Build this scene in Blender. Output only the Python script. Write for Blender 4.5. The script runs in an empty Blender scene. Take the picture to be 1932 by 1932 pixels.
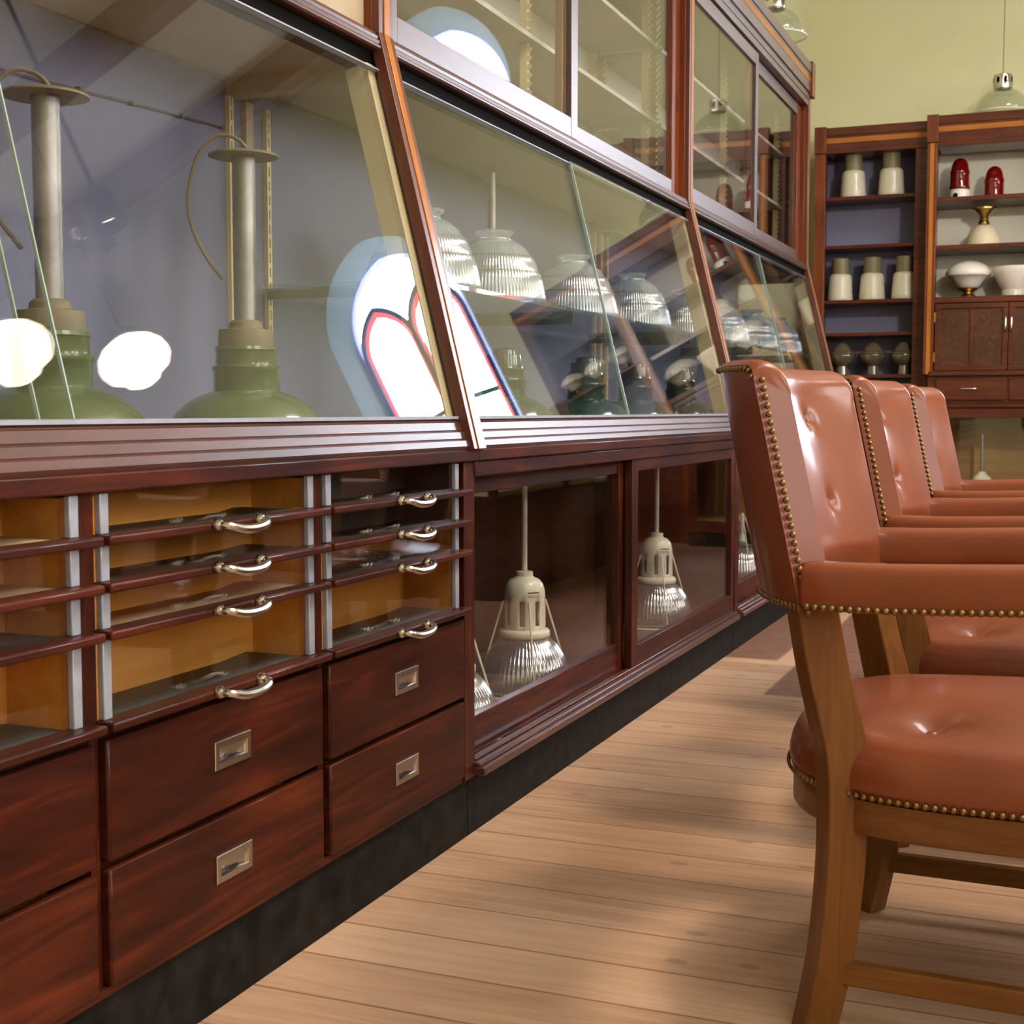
import bpy, bmesh, math, random
from mathutils import Vector, Matrix
random.seed(7)
PI = math.pi
SC = bpy.context.scene
COL = SC.collection

# ------------------------------------------------------------------ camera
cd = bpy.data.cameras.new('camera'); cam = bpy.data.objects.new('camera', cd); COL.objects.link(cam)
R_ = Matrix(((0.92582, -0.02749, 0.37700), (0.37800, 0.06733, -0.92335), (0.0, 0.99735, 0.07272)))
_p, _y = math.atan2(191, 2622), math.atan2(1069, math.hypot(2622, 191))
cam.rotation_euler = (PI / 2 - _p, 0, _y)
cam.location = (0, 0, 0.95)
cd.sensor_width = 36; cd.lens = 36 * 2622 / 1932; cd.clip_start = 0.05
cd.dof.use_dof = True; cd.dof.focus_distance = 3.0; cd.dof.aperture_fstop = 12
SC.camera = cam
SC.view_settings.view_transform = 'Standard'; SC.view_settings.look = 'None'
SC.view_settings.gamma = 1; SC.view_settings.use_curve_mapping = False
SC.view_settings.exposure = -0.10
cy = SC.cycles
cy.use_denoising = True; cy.max_bounces = 10; cy.diffuse_bounces = 4; cy.glossy_bounces = 5
cy.transmission_bounces = 8; cy.transparent_max_bounces = 24
cy.caustics_reflective = False; cy.caustics_refractive = False; cy.sample_clamp_indirect = 6.0
w = bpy.data.worlds.new('sky'); SC.world = w; w.use_nodes = True
w.node_tree.nodes['Background'].inputs[0].default_value = (0.75, 0.85, 1, 1)
w.node_tree.nodes['Background'].inputs[1].default_value = 0.6

# ------------------------------------------------------------------ materials
def new_mat(name):
    m = bpy.data.materials.new(name); m.use_nodes = True
    nt = m.node_tree; return m, nt, nt.nodes, nt.links, nt.nodes['Principled BSDF']
def c4(c): return (c[0], c[1], c[2], 1)
def ramp(N, stops):
    r = N.new('ShaderNodeValToRGB'); e = r.color_ramp.elements
    while len(e) < len(stops): e.new(0.5)
    for i, (p, c) in enumerate(stops): e[i].position = p; e[i].color = c4(c)
    return r
def mat(name, col, rough=0.5, metal=0, coat=0, coat_r=0.1, var=0.0, vscale=8, bump=0, bscale=60, spec=0.5):
    m, nt, N, L, b = new_mat(name)
    b.inputs['Base Color'].default_value = c4(col); b.inputs['Roughness'].default_value = rough
    b.inputs['Metallic'].default_value = metal; b.inputs['Coat Weight'].default_value = coat
    b.inputs['Coat Roughness'].default_value = coat_r; b.inputs['Specular IOR Level'].default_value = spec
    tc = N.new('ShaderNodeTexCoord')
    if var:
        n = N.new('ShaderNodeTexNoise'); n.inputs['Scale'].default_value = vscale; n.inputs['Detail'].default_value = 5
        L.new(tc.outputs['Object'], n.inputs['Vector'])
        r = ramp(N, [(0.25, [x * (1 - var) for x in col]), (0.75, [min(1, x * (1 + var)) for x in col])])
        L.new(n.outputs['Fac'], r.inputs['Fac']); L.new(r.outputs['Color'], b.inputs['Base Color'])
    if bump:
        n2 = N.new('ShaderNodeTexNoise'); n2.inputs['Scale'].default_value = bscale; n2.inputs['Detail'].default_value = 3
        L.new(tc.outputs['Object'], n2.inputs['Vector'])
        bp = N.new('ShaderNodeBump'); bp.inputs['Strength'].default_value = bump; bp.inputs['Distance'].default_value = 0.002
        L.new(n2.outputs['Fac'], bp.inputs['Height']); L.new(bp.outputs['Normal'], b.inputs['Normal'])
    return m
def wood(name, dark, mid, light, axis='Y', rough=0.35, coat=0.5, coat_r=0.15, scale=2.2, stretch=14, wear=None):
    m, nt, N, L, b = new_mat(name)
    tc = N.new('ShaderNodeTexCoord'); mp = N.new('ShaderNodeMapping')
    s = {'X': (1, stretch, stretch), 'Y': (stretch, 1, stretch), 'Z': (stretch, stretch, 1)}[axis]
    mp.inputs['Scale'].default_value = s
    L.new(tc.outputs['Object'], mp.inputs['Vector'])
    n = N.new('ShaderNodeTexNoise'); n.inputs['Scale'].default_value = scale; n.inputs['Detail'].default_value = 7
    n.inputs['Roughness'].default_value = 0.62; n.inputs['Distortion'].default_value = 0.9
    L.new(mp.outputs['Vector'], n.inputs['Vector'])
    n2 = N.new('ShaderNodeTexNoise'); n2.inputs['Scale'].default_value = 3.1; n2.inputs['Detail'].default_value = 3
    L.new(tc.outputs['Object'], n2.inputs['Vector'])
    ad = N.new('ShaderNodeMath'); ad.operation = 'MULTIPLY_ADD'; ad.inputs[1].default_value = 0.62
    ml = N.new('ShaderNodeMath'); ml.operation = 'MULTIPLY'; ml.inputs[1].default_value = 0.38
    L.new(n2.outputs['Fac'], ml.inputs[0]); L.new(n.outputs['Fac'], ad.inputs[0]); L.new(ml.outputs[0], ad.inputs[2])
    r = ramp(N, [(0.30, dark), (0.50, mid), (0.70, light)])
    L.new(ad.outputs[0], r.inputs['Fac'])
    out = r.outputs['Color']
    if wear:
        n3 = N.new('ShaderNodeTexNoise'); n3.inputs['Scale'].default_value = 26; n3.inputs['Detail'].default_value = 2
        mp3 = N.new('ShaderNodeMapping'); mp3.inputs['Scale'].default_value = (1, 1, 1); mp3.inputs['Rotation'].default_value = (0.6, 0.3, 0.2)
        L.new(tc.outputs['Object'], mp3.inputs['Vector']); L.new(mp3.outputs['Vector'], n3.inputs['Vector'])
        r3 = ramp(N, [(0.73, (0, 0, 0)), (0.80, (0.5, 0.5, 0.5))])
        L.new(n3.outputs['Fac'], r3.inputs['Fac'])
        mx = N.new('ShaderNodeMixRGB'); L.new(r3.outputs['Color'], mx.inputs['Fac']); L.new(out, mx.inputs[1]); mx.inputs[2].default_value = c4(wear)
        out = mx.outputs['Color']
    L.new(out, b.inputs['Base Color'])
    b.inputs['Specular IOR Level'].default_value = 0.5 if coat > 0.85 else 0.14
    b.inputs['Roughness'].default_value = rough; b.inputs['Coat Weight'].default_value = coat; b.inputs['Coat Roughness'].default_value = coat_r
    bp = N.new('ShaderNodeBump'); bp.inputs['Strength'].default_value = 0.06; bp.inputs['Distance'].default_value = 0.002
    L.new(n.outputs['Fac'], bp.inputs['Height']); L.new(bp.outputs['Normal'], b.inputs['Normal'])
    return m
def schlick(N, L, f0, scale=1.0):
    g = N.new('ShaderNodeNewGeometry'); d = N.new('ShaderNodeVectorMath'); d.operation = 'DOT_PRODUCT'
    L.new(g.outputs['Normal'], d.inputs[0]); L.new(g.outputs['Incoming'], d.inputs[1])
    a = N.new('ShaderNodeMath'); a.operation = 'ABSOLUTE'; L.new(d.outputs['Value'], a.inputs[0])
    s = N.new('ShaderNodeMath'); s.operation = 'SUBTRACT'; s.inputs[0].default_value = 1; L.new(a.outputs[0], s.inputs[1]); s.use_clamp = True
    p = N.new('ShaderNodeMath'); p.operation = 'POWER'; p.inputs[1].default_value = 5; L.new(s.outputs[0], p.inputs[0])
    f = N.new('ShaderNodeMath'); f.operation = 'MULTIPLY_ADD'; f.inputs[1].default_value = (1 - f0) * scale; f.inputs[2].default_value = f0 * scale
    f.use_clamp = True
    L.new(p.outputs[0], f.inputs[0]); return f.outputs[0]
def glass(name, tint=(0.97, 0.985, 0.98), f0=0.045, rough=0.0, body=0.0, body_col=(0.8, 0.85, 0.85), gcol=(1, 1, 1)):
    m = bpy.data.materials.new(name); m.use_nodes = True; nt = m.node_tree; N, L = nt.nodes, nt.links
    N.remove(N['Principled BSDF']); out = N['Material Output']
    t = N.new('ShaderNodeBsdfTransparent'); t.inputs[0].default_value = c4(tint)
    gl = N.new('ShaderNodeBsdfGlossy'); gl.inputs['Roughness'].default_value = rough; gl.inputs['Color'].default_value = c4(gcol)
    mx = N.new('ShaderNodeMixShader'); L.new(schlick(N, L, f0), mx.inputs[0])
    base = t.outputs[0]
    if body:
        df = N.new('ShaderNodeBsdfDiffuse'); df.inputs[0].default_value = c4(body_col)
        tl = N.new('ShaderNodeBsdfTranslucent'); tl.inputs[0].default_value = c4(body_col)
        m0 = N.new('ShaderNodeMixShader'); m0.inputs[0].default_value = 0.5; L.new(df.outputs[0], m0.inputs[1]); L.new(tl.outputs[0], m0.inputs[2])
        m1 = N.new('ShaderNodeMixShader'); m1.inputs[0].default_value = body; L.new(base, m1.inputs[1]); L.new(m0.outputs[0], m1.inputs[2]); base = m1.outputs[0]
    L.new(base, mx.inputs[1]); L.new(gl.outputs[0], mx.inputs[2]); L.new(mx.outputs[0], out.inputs[0])
    return m
def emit(name, col, st):
    m = bpy.data.materials.new(name); m.use_nodes = True; nt = m.node_tree; N, L = nt.nodes, nt.links
    N.remove(N['Principled BSDF']); e = N.new('ShaderNodeEmission'); e.inputs[0].default_value = c4(col); e.inputs[1].default_value = st
    L.new(e.outputs[0], N['Material Output'].inputs[0]); return m

MD, MM, ML = (0.010, 0.0020, 0.0011), (0.040, 0.0064, 0.0022), (0.115, 0.0200, 0.0050)
M = {}
M['mahY'] = wood('mahogany along', MD, MM, ML, 'Y', 0.46, 0.18, 0.10, wear=(0.13, 0.035, 0.014))
M['mahZ'] = wood('mahogany upright', MD, MM, ML, 'Z', 0.46, 0.2, 0.10)
M['mahX'] = wood('mahogany across', (0.03, 0.007, 0.004), (0.085, 0.018, 0.008), (0.14, 0.032, 0.012), 'X', 0.38, 0.4, 0.16)
M['mahred'] = wood('mahogany reddish', (0.06, 0.011, 0.0035), (0.14, 0.029, 0.007), (0.21, 0.047, 0.012), 'Z', 0.36, 0.55, 0.16)
M['ledge'] = wood('worn mahogany ledge', (0.03, 0.009, 0.006), (0.07, 0.021, 0.013), (0.11, 0.035, 0.022), 'Y', 0.42, 0.8, 0.30, wear=(0.16, 0.09, 0.06))
M['sash'] = wood('glossy mahogany sash', (0.03, 0.008, 0.0045), (0.065, 0.017, 0.010), (0.10, 0.028, 0.017), 'Y', 0.42, 0.86, 0.34)
M['inlay'] = wood('satinwood inlay', (0.27, 0.085, 0.012), (0.38, 0.13, 0.02), (0.46, 0.17, 0.03), 'Z', 0.35, 0.5, 0.15)
M['inlayX'] = wood('satinwood inlay along', (0.27, 0.085, 0.012), (0.36, 0.12, 0.02), (0.43, 0.155, 0.03), 'X', 0.35, 0.5, 0.15)
M['pink'] = wood('rosy edge banding', (0.06, 0.017, 0.009), (0.11, 0.032, 0.017), (0.16, 0.05, 0.028), 'Z', 0.4, 0.7, 0.28)
M['oak'] = wood('orange drawer wood', (0.50, 0.18, 0.030), (0.64, 0.27, 0.052), (0.72, 0.34, 0.08), 'Y', 0.5, 0.15)
M['brownback'] = wood('dark brown panel', (0.035, 0.013, 0.007), (0.075, 0.028, 0.014), (0.12, 0.045, 0.022), 'Y', 0.45, 0.2)
M['liner'] = mat('dark liner', (0.022, 0.023, 0.018), 0.55, var=0.4, vscale=10)
M['linerlight'] = mat('beige liner', (0.50, 0.34, 0.19), 0.5, var=0.15)
M['alu'] = mat('dull aluminium', (0.36, 0.375, 0.44), 0.42, metal=0.35, var=0.12, vscale=30)
M['chrome'] = mat('nickel', (0.56, 0.52, 0.46), 0.24, metal=1)
M['steel'] = mat('galvanised steel', (0.26, 0.25, 0.235), 0.42, metal=0.8, var=0.25, vscale=20)
M['brassnail'] = mat('antique brass', (0.22, 0.135, 0.05), 0.36, metal=1)
M['brass'] = mat('old brass', (0.42, 0.27, 0.07), 0.3, metal=1, var=0.3, vscale=30)
M['plinth'] = mat('scuffed black paint', (0.0085, 0.0075, 0.0068), 0.6, spec=0.12, var=0.9, vscale=22, bump=0.1, bscale=40)
M['lav'] = mat('grey lavender paint', (0.128, 0.137, 0.222), 0.7, var=0.06, vscale=2)
M['cream'] = mat('cream paint', (0.54, 0.46, 0.27), 0.6, var=0.1)
M['tan'] = mat('tan board', (0.36, 0.285, 0.185), 0.6, var=0.08)
M['creamgrey'] = mat('cream grey paint', (0.42, 0.385, 0.31), 0.65, var=0.08)
M['greyshelf'] = mat('painted grey shelf', (0.36, 0.33, 0.28), 0.5, var=0.08)
M['black'] = mat('black', (0.006, 0.005, 0.004), 0.8, spec=0.05)
M['pane'] = glass('clear plate glass', (0.985, 0.99, 0.985), 0.045)
M['paneedge'] = mat('polished glass edge', (0.30, 0.40, 0.34), 0.25, spec=0.8)
M['shelfglass'] = glass('greenish glass shelf', (0.80, 0.90, 0.87), 0.06, 0.02, 0.08, (0.6, 0.75, 0.7))
M['prism'] = glass('prismatic glass', (0.93, 0.96, 0.98), 0.20, 0.11, 0.34, (0.80, 0.90, 1.0))
M['prismsilver'] = glass('silvery prismatic glass', (0.72, 0.73, 0.76), 0.40, 0.14, 0.34, (0.42, 0.43, 0.47))
M['smoke'] = glass('smoky bronze glass', (0.50, 0.42, 0.30), 0.12, 0.15, 0.5, (0.36, 0.29, 0.19))
M['redglass'] = glass('red glass', (0.5, 0.02, 0.015), 0.06, 0.06, 0.55, (0.42, 0.012, 0.01))
M['dishglass'] = glass('clear dish glass', (0.75, 0.80, 0.90), 0.16, 0.05, 0.15, (0.5, 0.55, 0.75))
M['clearglass'] = glass('thin clear glass', (0.93, 0.95, 0.90), 0.06, 0.03, 0.08, (0.8, 0.8, 0.7))
M['frost'] = mat('frosted pale glass', (0.62, 0.52, 0.36), 0.5, var=0.06)
M['opal'] = mat('white opal glass', (0.74, 0.68, 0.60), 0.3, coat=0.4)
M['milk'] = mat('milky ribbed glass', (0.52, 0.48, 0.365), 0.35, coat=0.4)
M['olive'] = mat('olive brown fitter', (0.16, 0.13, 0.065), 0.5, var=0.1)
M['white_en'] = mat('cream white enamel', (0.70, 0.65, 0.52), 0.35, coat=0.3)
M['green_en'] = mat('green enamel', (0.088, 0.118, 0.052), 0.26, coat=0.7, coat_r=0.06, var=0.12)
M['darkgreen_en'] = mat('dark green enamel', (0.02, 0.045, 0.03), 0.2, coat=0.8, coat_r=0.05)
M['rust'] = mat('dusty brown metal', (0.15, 0.125, 0.075), 0.6, var=0.25, vscale=25)
M['cable'] = mat('grey brown cable', (0.16, 0.13, 0.085), 0.6)
M['wire'] = mat('dark wire', (0.10, 0.085, 0.08), 0.6)
M['blue'] = mat('slate blue paint', (0.175, 0.17, 0.275), 0.7, var=0.06)
M['whiteback'] = mat('off white board', (0.82, 0.78, 0.66), 0.6, var=0.05, vscale=3)
M['tanback'] = wood('tan plywood', (0.30, 0.15, 0.05), (0.36, 0.19, 0.07), (0.42, 0.23, 0.09), 'X', 0.5, 0.1)
M['leather'] = mat('tan leather', (0.180, 0.0425, 0.0135), 0.5, coat=0.40, coat_r=0.17, spec=0.2, var=0.16, vscale=7, bump=0.12, bscale=260)
M['beech'] = wood('stained beech', (0.09, 0.032, 0.006), (0.15, 0.057, 0.011), (0.21, 0.083, 0.018), 'Z', 0.42, 0.35, 0.2, scale=3)
M['beechX'] = wood('stained beech along', (0.09, 0.032, 0.006), (0.15, 0.057, 0.011), (0.21, 0.083, 0.018), 'X', 0.42, 0.35, 0.2, scale=3)
M['wall'] = mat('yellow green plaster', (0.63, 0.61, 0.38), 0.85, var=0.05, vscale=1.5, bump=0.2, bscale=12)
M['ceil'] = mat('pale ceiling', (0.60, 0.54, 0.43), 0.9, var=0.05)
M['beam'] = wood('brown roof beam', (0.12, 0.07, 0.035), (0.18, 0.11, 0.055), (0.25, 0.16, 0.08), 'Y', 0.6, 0)
M['stone'] = mat('grey green stone', (0.34, 0.44, 0.41), 0.7, var=0.08)
M['bluebar'] = mat('blue grey window bar', (0.05, 0.06, 0.16), 0.5)
M['greenbar'] = mat('dark green window bar', (0.01, 0.16, 0.10), 0.5)
M['lead'] = mat('dark window bar', (0.03, 0.045, 0.05), 0.5)
M['skywhite'] = emit('bright leaded pane', (0.80, 0.88, 1.0), 40)
M['skyblue'] = emit('blue glass pane', (0.34, 0.38, 1.0), 13)
M['skyred'] = emit('red glass pane', (1.0, 0.12, 0.14), 9)
M['sidefillfar'] = emit('bright side fill pane', (1.0, 0.965, 0.935), 17)  # glow of the added right wall windows, here and next line
M['sidefill'] = emit('side fill pane', (1.0, 0.965, 0.925), 13)
M['rooffill'] = emit('roof fill pane', (1.0, 0.965, 0.925), 9)  # glow of the added skylights, here and next line
M['rooffillfar'] = emit('bright roof fill pane', (1.0, 0.965, 0.925), 30)
M['lampglow'] = emit('lit opal globe', (1.0, 0.90, 0.70), 13)

def floor_mat():
    m, nt, N, L, b = new_mat('worn pine boards')
    tc = N.new('ShaderNodeTexCoord')
    mp = N.new('ShaderNodeMapping'); mp.inputs['Location'].default_value = (1.3, -0.075, 0)
    L.new(tc.outputs['Object'], mp.inputs['Vector'])
    br = N.new('ShaderNodeTexBrick'); br.inputs['Scale'].default_value = 1; br.inputs['Brick Width'].default_value = 3.7
    br.inputs['Row Height'].default_value = 0.1535; br.inputs['Mortar Size'].default_value = 0.003; br.inputs['Mortar Smooth'].default_value = 0.25
    br.offset = 0.37; br.inputs['Color1'].default_value = (0.0, 0.0, 0.0, 1); br.inputs['Color2'].default_value = (1, 1, 1, 1); br.inputs['Mortar'].default_value = (0.5, 0.5, 0.5, 1)
    L.new(mp.outputs['Vector'], br.inputs['Vector'])
    g = N.new('ShaderNodeMapping'); g.inputs['Scale'].default_value = (1.2, 16, 1); L.new(tc.outputs['Object'], g.inputs['Vector'])
    n = N.new('ShaderNodeTexNoise'); n.inputs['Scale'].default_value = 2.5; n.inputs['Detail'].default_value = 6; n.inputs['Distortion'].default_value = 1.2
    L.new(g.outputs['Vector'], n.inputs['Vector'])
    s = N.new('ShaderNodeTexNoise'); s.inputs['Scale'].default_value = 1.6; s.inputs['Detail'].default_value = 4; L.new(tc.outputs['Object'], s.inputs['Vector'])
    a = N.new('ShaderNodeMath'); a.operation = 'MULTIPLY_ADD'; a.inputs[1].default_value = 0.17; L.new(br.outputs['Color'], a.inputs[0])
    a2 = N.new('ShaderNodeMath'); a2.operation = 'MULTIPLY_ADD'; a2.inputs[1].default_value = 0.46; L.new(n.outputs['Fac'], a2.inputs[0])
    a3 = N.new('ShaderNodeMath'); a3.operation = 'MULTIPLY'; a3.inputs[1].default_value = 0.46; L.new(s.outputs['Fac'], a3.inputs[0])
    L.new(a3.outputs[0], a2.inputs[2]); L.new(a2.outputs[0], a.inputs[2])
    r = ramp(N, [(0.30, (0.31, 0.175, 0.105)), (0.52, (0.48, 0.292, 0.182)), (0.78, (0.60, 0.395, 0.265))])
    L.new(a.outputs[0], r.inputs['Fac'])
    # knots
    kmp = N.new('ShaderNodeMapping'); kmp.inputs['Scale'].default_value = (1.9, 3.4, 1); L.new(tc.outputs['Object'], kmp.inputs['Vector'])
    v = N.new('ShaderNodeTexVoronoi'); v.voronoi_dimensions = '2D'; v.inputs['Scale'].default_value = 1.0; L.new(kmp.outputs['Vector'], v.inputs['Vector'])
    kr = ramp(N, [(0.0, (1, 1, 1)), (0.014, (0.6, 0.6, 0.6)), (0.026, (0.85, 0.85, 0.85)), (0.045, (0, 0, 0))]); L.new(v.outputs['Distance'], kr.inputs['Fac'])
    km = N.new('ShaderNodeMixRGB'); km.inputs[2].default_value = (0.17, 0.10, 0.07, 1)
    kf = N.new('ShaderNodeMath'); kf.operation = 'MULTIPLY'; kf.inputs[1].default_value = 0.6; L.new(kr.outputs['Color'], kf.inputs[0])
    L.new(kf.outputs[0], km.inputs['Fac']); L.new(r.outputs['Color'], km.inputs[1])
    # old red brown floor paint left further back, with a bare strip
    sp = N.new('ShaderNodeSeparateXYZ'); L.new(tc.outputs['Object'], sp.inputs[0])
    def thr(sock, lo, hi, flip=False):
        mr = N.new('ShaderNodeMapRange'); mr.inputs[1].default_value = lo; mr.inputs[2].default_value = hi
        if flip: mr.inputs[3].default_value = 1; mr.inputs[4].default_value = 0
        L.new(sock, mr.inputs[0]); return mr.outputs[0]
    def mul(p, q):
        x = N.new('ShaderNodeMath'); x.operation = 'MULTIPLY'; L.new(p, x.inputs[0]); L.new(q, x.inputs[1]); return x.outputs[0]
    def mx(p, q):
        x = N.new('ShaderNodeMath'); x.operation = 'MAXIMUM'; L.new(p, x.inputs[0]); L.new(q, x.inputs[1]); return x.outputs[0]
    pa = thr(sp.outputs['Y'], 5.22, 5.26)
    pb = mul(thr(sp.outputs['Y'], 4.57, 4.60), thr(sp.outputs['X'], -0.965, -0.95))
    strip = mul(thr(sp.outputs['X'], -1.045, -1.03), thr(sp.outputs['X'], -0.965, -0.95, True))
    inv = N.new('ShaderNodeMath'); inv.operation = 'SUBTRACT'; inv.inputs[0].default_value = 1; L.new(strip, inv.inputs[1])
    zone = mul(mx(pa, pb), inv.outputs[0])
    wn = N.new('ShaderNodeTexNoise'); wn.inputs['Scale'].default_value = 9; wn.inputs['Detail'].default_value = 8; wn.inputs['Roughness'].default_value = 0.75
    L.new(g.outputs['Vector'], wn.inputs['Vector'])
    wr = ramp(N, [(0.36, (0.35, 0.35, 0.35)), (0.5, (0.92, 0.92, 0.92))]); L.new(wn.outputs['Fac'], wr.inputs['Fac'])
    pf = mul(zone, wr.outputs['Color'])
    pm = N.new('ShaderNodeMixRGB'); pm.inputs[2].default_value = (0.13, 0.050, 0.032, 1); L.new(pf, pm.inputs['Fac']); L.new(km.outputs['Color'], pm.inputs[1])
    sm = N.new('ShaderNodeMixRGB'); sm.inputs[2].default_value = (0.19, 0.09, 0.035, 1)
    sf = N.new('ShaderNodeMath'); sf.operation = 'MULTIPLY'; sf.inputs[1].default_value = 0.8; L.new(br.outputs['Fac'], sf.inputs[0])
    L.new(sf.outputs[0], sm.inputs['Fac']); L.new(pm.outputs['Color'], sm.inputs[1])
    L.new(sm.outputs['Color'], b.inputs['Base Color']); b.inputs['Roughness'].default_value = 0.62; b.inputs['Specular IOR Level'].default_value = 0.35
    bp = N.new('ShaderNodeBump'); bp.inputs['Strength'].default_value = 0.25; bp.inputs['Distance'].default_value = 0.002; bp.invert = True
    L.new(br.outputs['Fac'], bp.inputs['Height']); L.new(bp.outputs['Normal'], b.inputs['Normal'])
    return m
M['floor'] = floor_mat()

# ------------------------------------------------------------------ mesh helpers
def NB(): return bmesh.new()
def box(bm, x0, x1, y0, y1, z0, z1, mtx=None):
    if x1 < x0: x0, x1 = x1, x0
    if y1 < y0: y0, y1 = y1, y0
    if z1 < z0: z0, z1 = z1, z0
    v = [bm.verts.new((x, y, z)) for x in (x0, x1) for y in (y0, y1) for z in (z0, z1)]
    for f in ((0, 1, 3, 2), (4, 6, 7, 5), (0, 4, 5, 1), (2, 3, 7, 6), (0, 2, 6, 4), (1, 5, 7, 3)):
        bm.faces.new([v[i] for i in f])
    if mtx is not None: bmesh.ops.transform(bm, matrix=mtx, verts=v)
    return bm
def prism_y(bm, prof, y0, y1):           # prof: [(x, z)] closed outline extruded along y
    a = [bm.verts.new((x, y0, z)) for x, z in prof]; b = [bm.verts.new((x, y1, z)) for x, z in prof]
    n = len(prof)
    for i in range(n): bm.faces.new((a[i], a[(i + 1) % n], b[(i + 1) % n], b[i]))
    bm.faces.new(a[::-1]); bm.faces.new(b); return bm
def prism_any(bm, pts, d):               # planar outline of 3-D points swept by vector d
    a = [bm.verts.new(p) for p in pts]; b = [bm.verts.new(Vector(p) + Vector(d)) for p in pts]; n = len(pts)
    for i in range(n): bm.faces.new((a[i], a[(i + 1) % n], b[(i + 1) % n], b[i]))
    bm.faces.new(a[::-1]); bm.faces.new(b); return bm
def lathe(bm, prof, c=(0, 0, 0), seg=40, rib=0, amp=0.0, cap=True, skip=None, mtx=None):
    rings = []
    for k, (r, z) in enumerate(prof):
        if r < 1e-5: rings.append([bm.verts.new((c[0], c[1], c[2] + z))]); continue
        ring = []
        for i in range(seg):
            t = 2 * PI * i / seg; rr = r * (1 + amp * math.cos(rib * t)) if rib else r
            ring.append(bm.verts.new((c[0] + rr * math.cos(t), c[1] + rr * math.sin(t), c[2] + z)))
        rings.append(ring)
    for k in range(len(rings) - 1):
        a, b = rings[k], rings[k + 1]
        for i in range(seg):
            if skip and skip(k, i): continue
            j = (i + 1) % seg
            if len(a) == 1 and len(b) == 1: continue
            if len(a) == 1: bm.faces.new((a[0], b[j], b[i]))
            elif len(b) == 1: bm.faces.new((a[i], a[j], b[0]))
            else: bm.faces.new((a[i], a[j], b[j], b[i]))
    if cap:
        for ring in (rings[0], rings[-1]):
            if len(ring) > 2:
                try: bm.faces.new(ring)
                except ValueError: pass
    if mtx is not None: bmesh.ops.transform(bm, matrix=mtx, verts=[v for r in rings for v in r])
    return bm
def tube(bm, pts, r, seg=10, closed=False, cap=True):
    pts = [Vector(p) for p in pts]; n = len(pts); rings = []; up = None
    for i, p in enumerate(pts):
        if closed: t = pts[(i + 1) % n] - pts[i - 1]
        else: t = pts[min(i + 1, n - 1)] - pts[max(i - 1, 0)]
        t.normalize()
        if up is None: up = t.orthogonal().normalized()
        up = (up - t * up.dot(t)); up = up.normalized() if up.length > 1e-6 else t.orthogonal().normalized()
        s = t.cross(up); rr = r[i] if isinstance(r, (list, tuple)) else r
        rings.append([bm.verts.new(p + (up * math.cos(2 * PI * k / seg) + s * math.sin(2 * PI * k / seg)) * rr) for k in range(seg)])
    m = n if closed else n - 1
    for i in range(m):
        a, b = rings[i], rings[(i + 1) % n]
        off = 0
        if closed and i == n - 1:
            off = min(range(seg), key=lambda o: (a[0].co - b[o].co).length)
        for k in range(seg): bm.faces.new((a[k], a[(k + 1) % seg], b[(k + 1 + off) % seg], b[(k + off) % seg]))
    if not closed and cap: bm.faces.new(rings[0][::-1]); bm.faces.new(rings[-1])
    return bm
def smooth_path(pts, n=8):
    P = [Vector(p) for p in pts]; P = [P[0] * 2 - P[1]] + P + [P[-1] * 2 - P[-2]]; out = []
    for i in range(1, len(P) - 2):
        for k in range(n):
            t = k / n
            out.append(0.5 * ((2 * P[i]) + (P[i + 1] - P[i - 1]) * t + (2 * P[i - 1] - 5 * P[i] + 4 * P[i + 1] - P[i + 2]) * t * t + (3 * P[i] - P[i - 1] - 3 * P[i + 1] + P[i + 2]) * t ** 3))
    out.append(P[-2]); return out
def loft(bm, rings, cap=True, closed=True):
    R = [[bm.verts.new(p) for p in ring] for ring in rings]; n = len(R[0])
    for a, b in zip(R[:-1], R[1:]):
        for i in range(n if closed else n - 1): bm.faces.new((a[i], a[(i + 1) % n], b[(i + 1) % n], b[i]))
    if cap and closed: bm.faces.new(R[0][::-1]); bm.faces.new(R[-1])
    return R
ORG = {}
def obj(name, bm, m, parent=None, bevel=0.0, angle=35, flat=False, solid=0.0, sub=0, kind=None, seg=2):
    bmesh.ops.recalc_face_normals(bm, faces=bm.faces)
    me = bpy.data.meshes.new(name)
    o = None
    if parent is not None:
        org = ORG[parent.name]
        bmesh.ops.translate(bm, verts=bm.verts, vec=-org)
    bm.to_mesh(me); bm.free(); me.materials.append(M[m] if isinstance(m, str) else m)
    if not flat:
        me.polygons.foreach_set('use_smooth', [True] * len(me.polygons)); me.set_sharp_from_angle(angle=math.radians(angle))
    o = bpy.data.objects.new(name, me); COL.objects.link(o)
    if parent is not None: o.parent = parent; ORG[o.name] = org.copy()
    else: ORG[o.name] = Vector((0, 0, 0))
    if solid:
        s = o.modifiers.new('thickness', 'SOLIDIFY'); s.thickness = solid; s.offset = 0
    if bevel:
        b = o.modifiers.new('bevel', 'BEVEL'); b.width = bevel; b.segments = seg; b.limit_method = 'ANGLE'; b.angle_limit = math.radians(40)
    if sub:
        s = o.modifiers.new('sub', 'SUBSURF'); s.levels = sub; s.render_levels = sub
    if kind: o['kind'] = kind
    return o
def thing(name, label, cat, loc=(0, 0, 0), group=None):
    o = bpy.data.objects.new(name, None); COL.objects.link(o); o.location = loc; o.empty_display_size = 0.1
    ORG[o.name] = Vector(loc); o['label'] = label; o['category'] = cat
    if group: o['group'] = group
    return o
def tag(o, label, cat, group=None):
    o['label'] = label; o['category'] = cat
    if group: o['group'] = group
    return o
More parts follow.
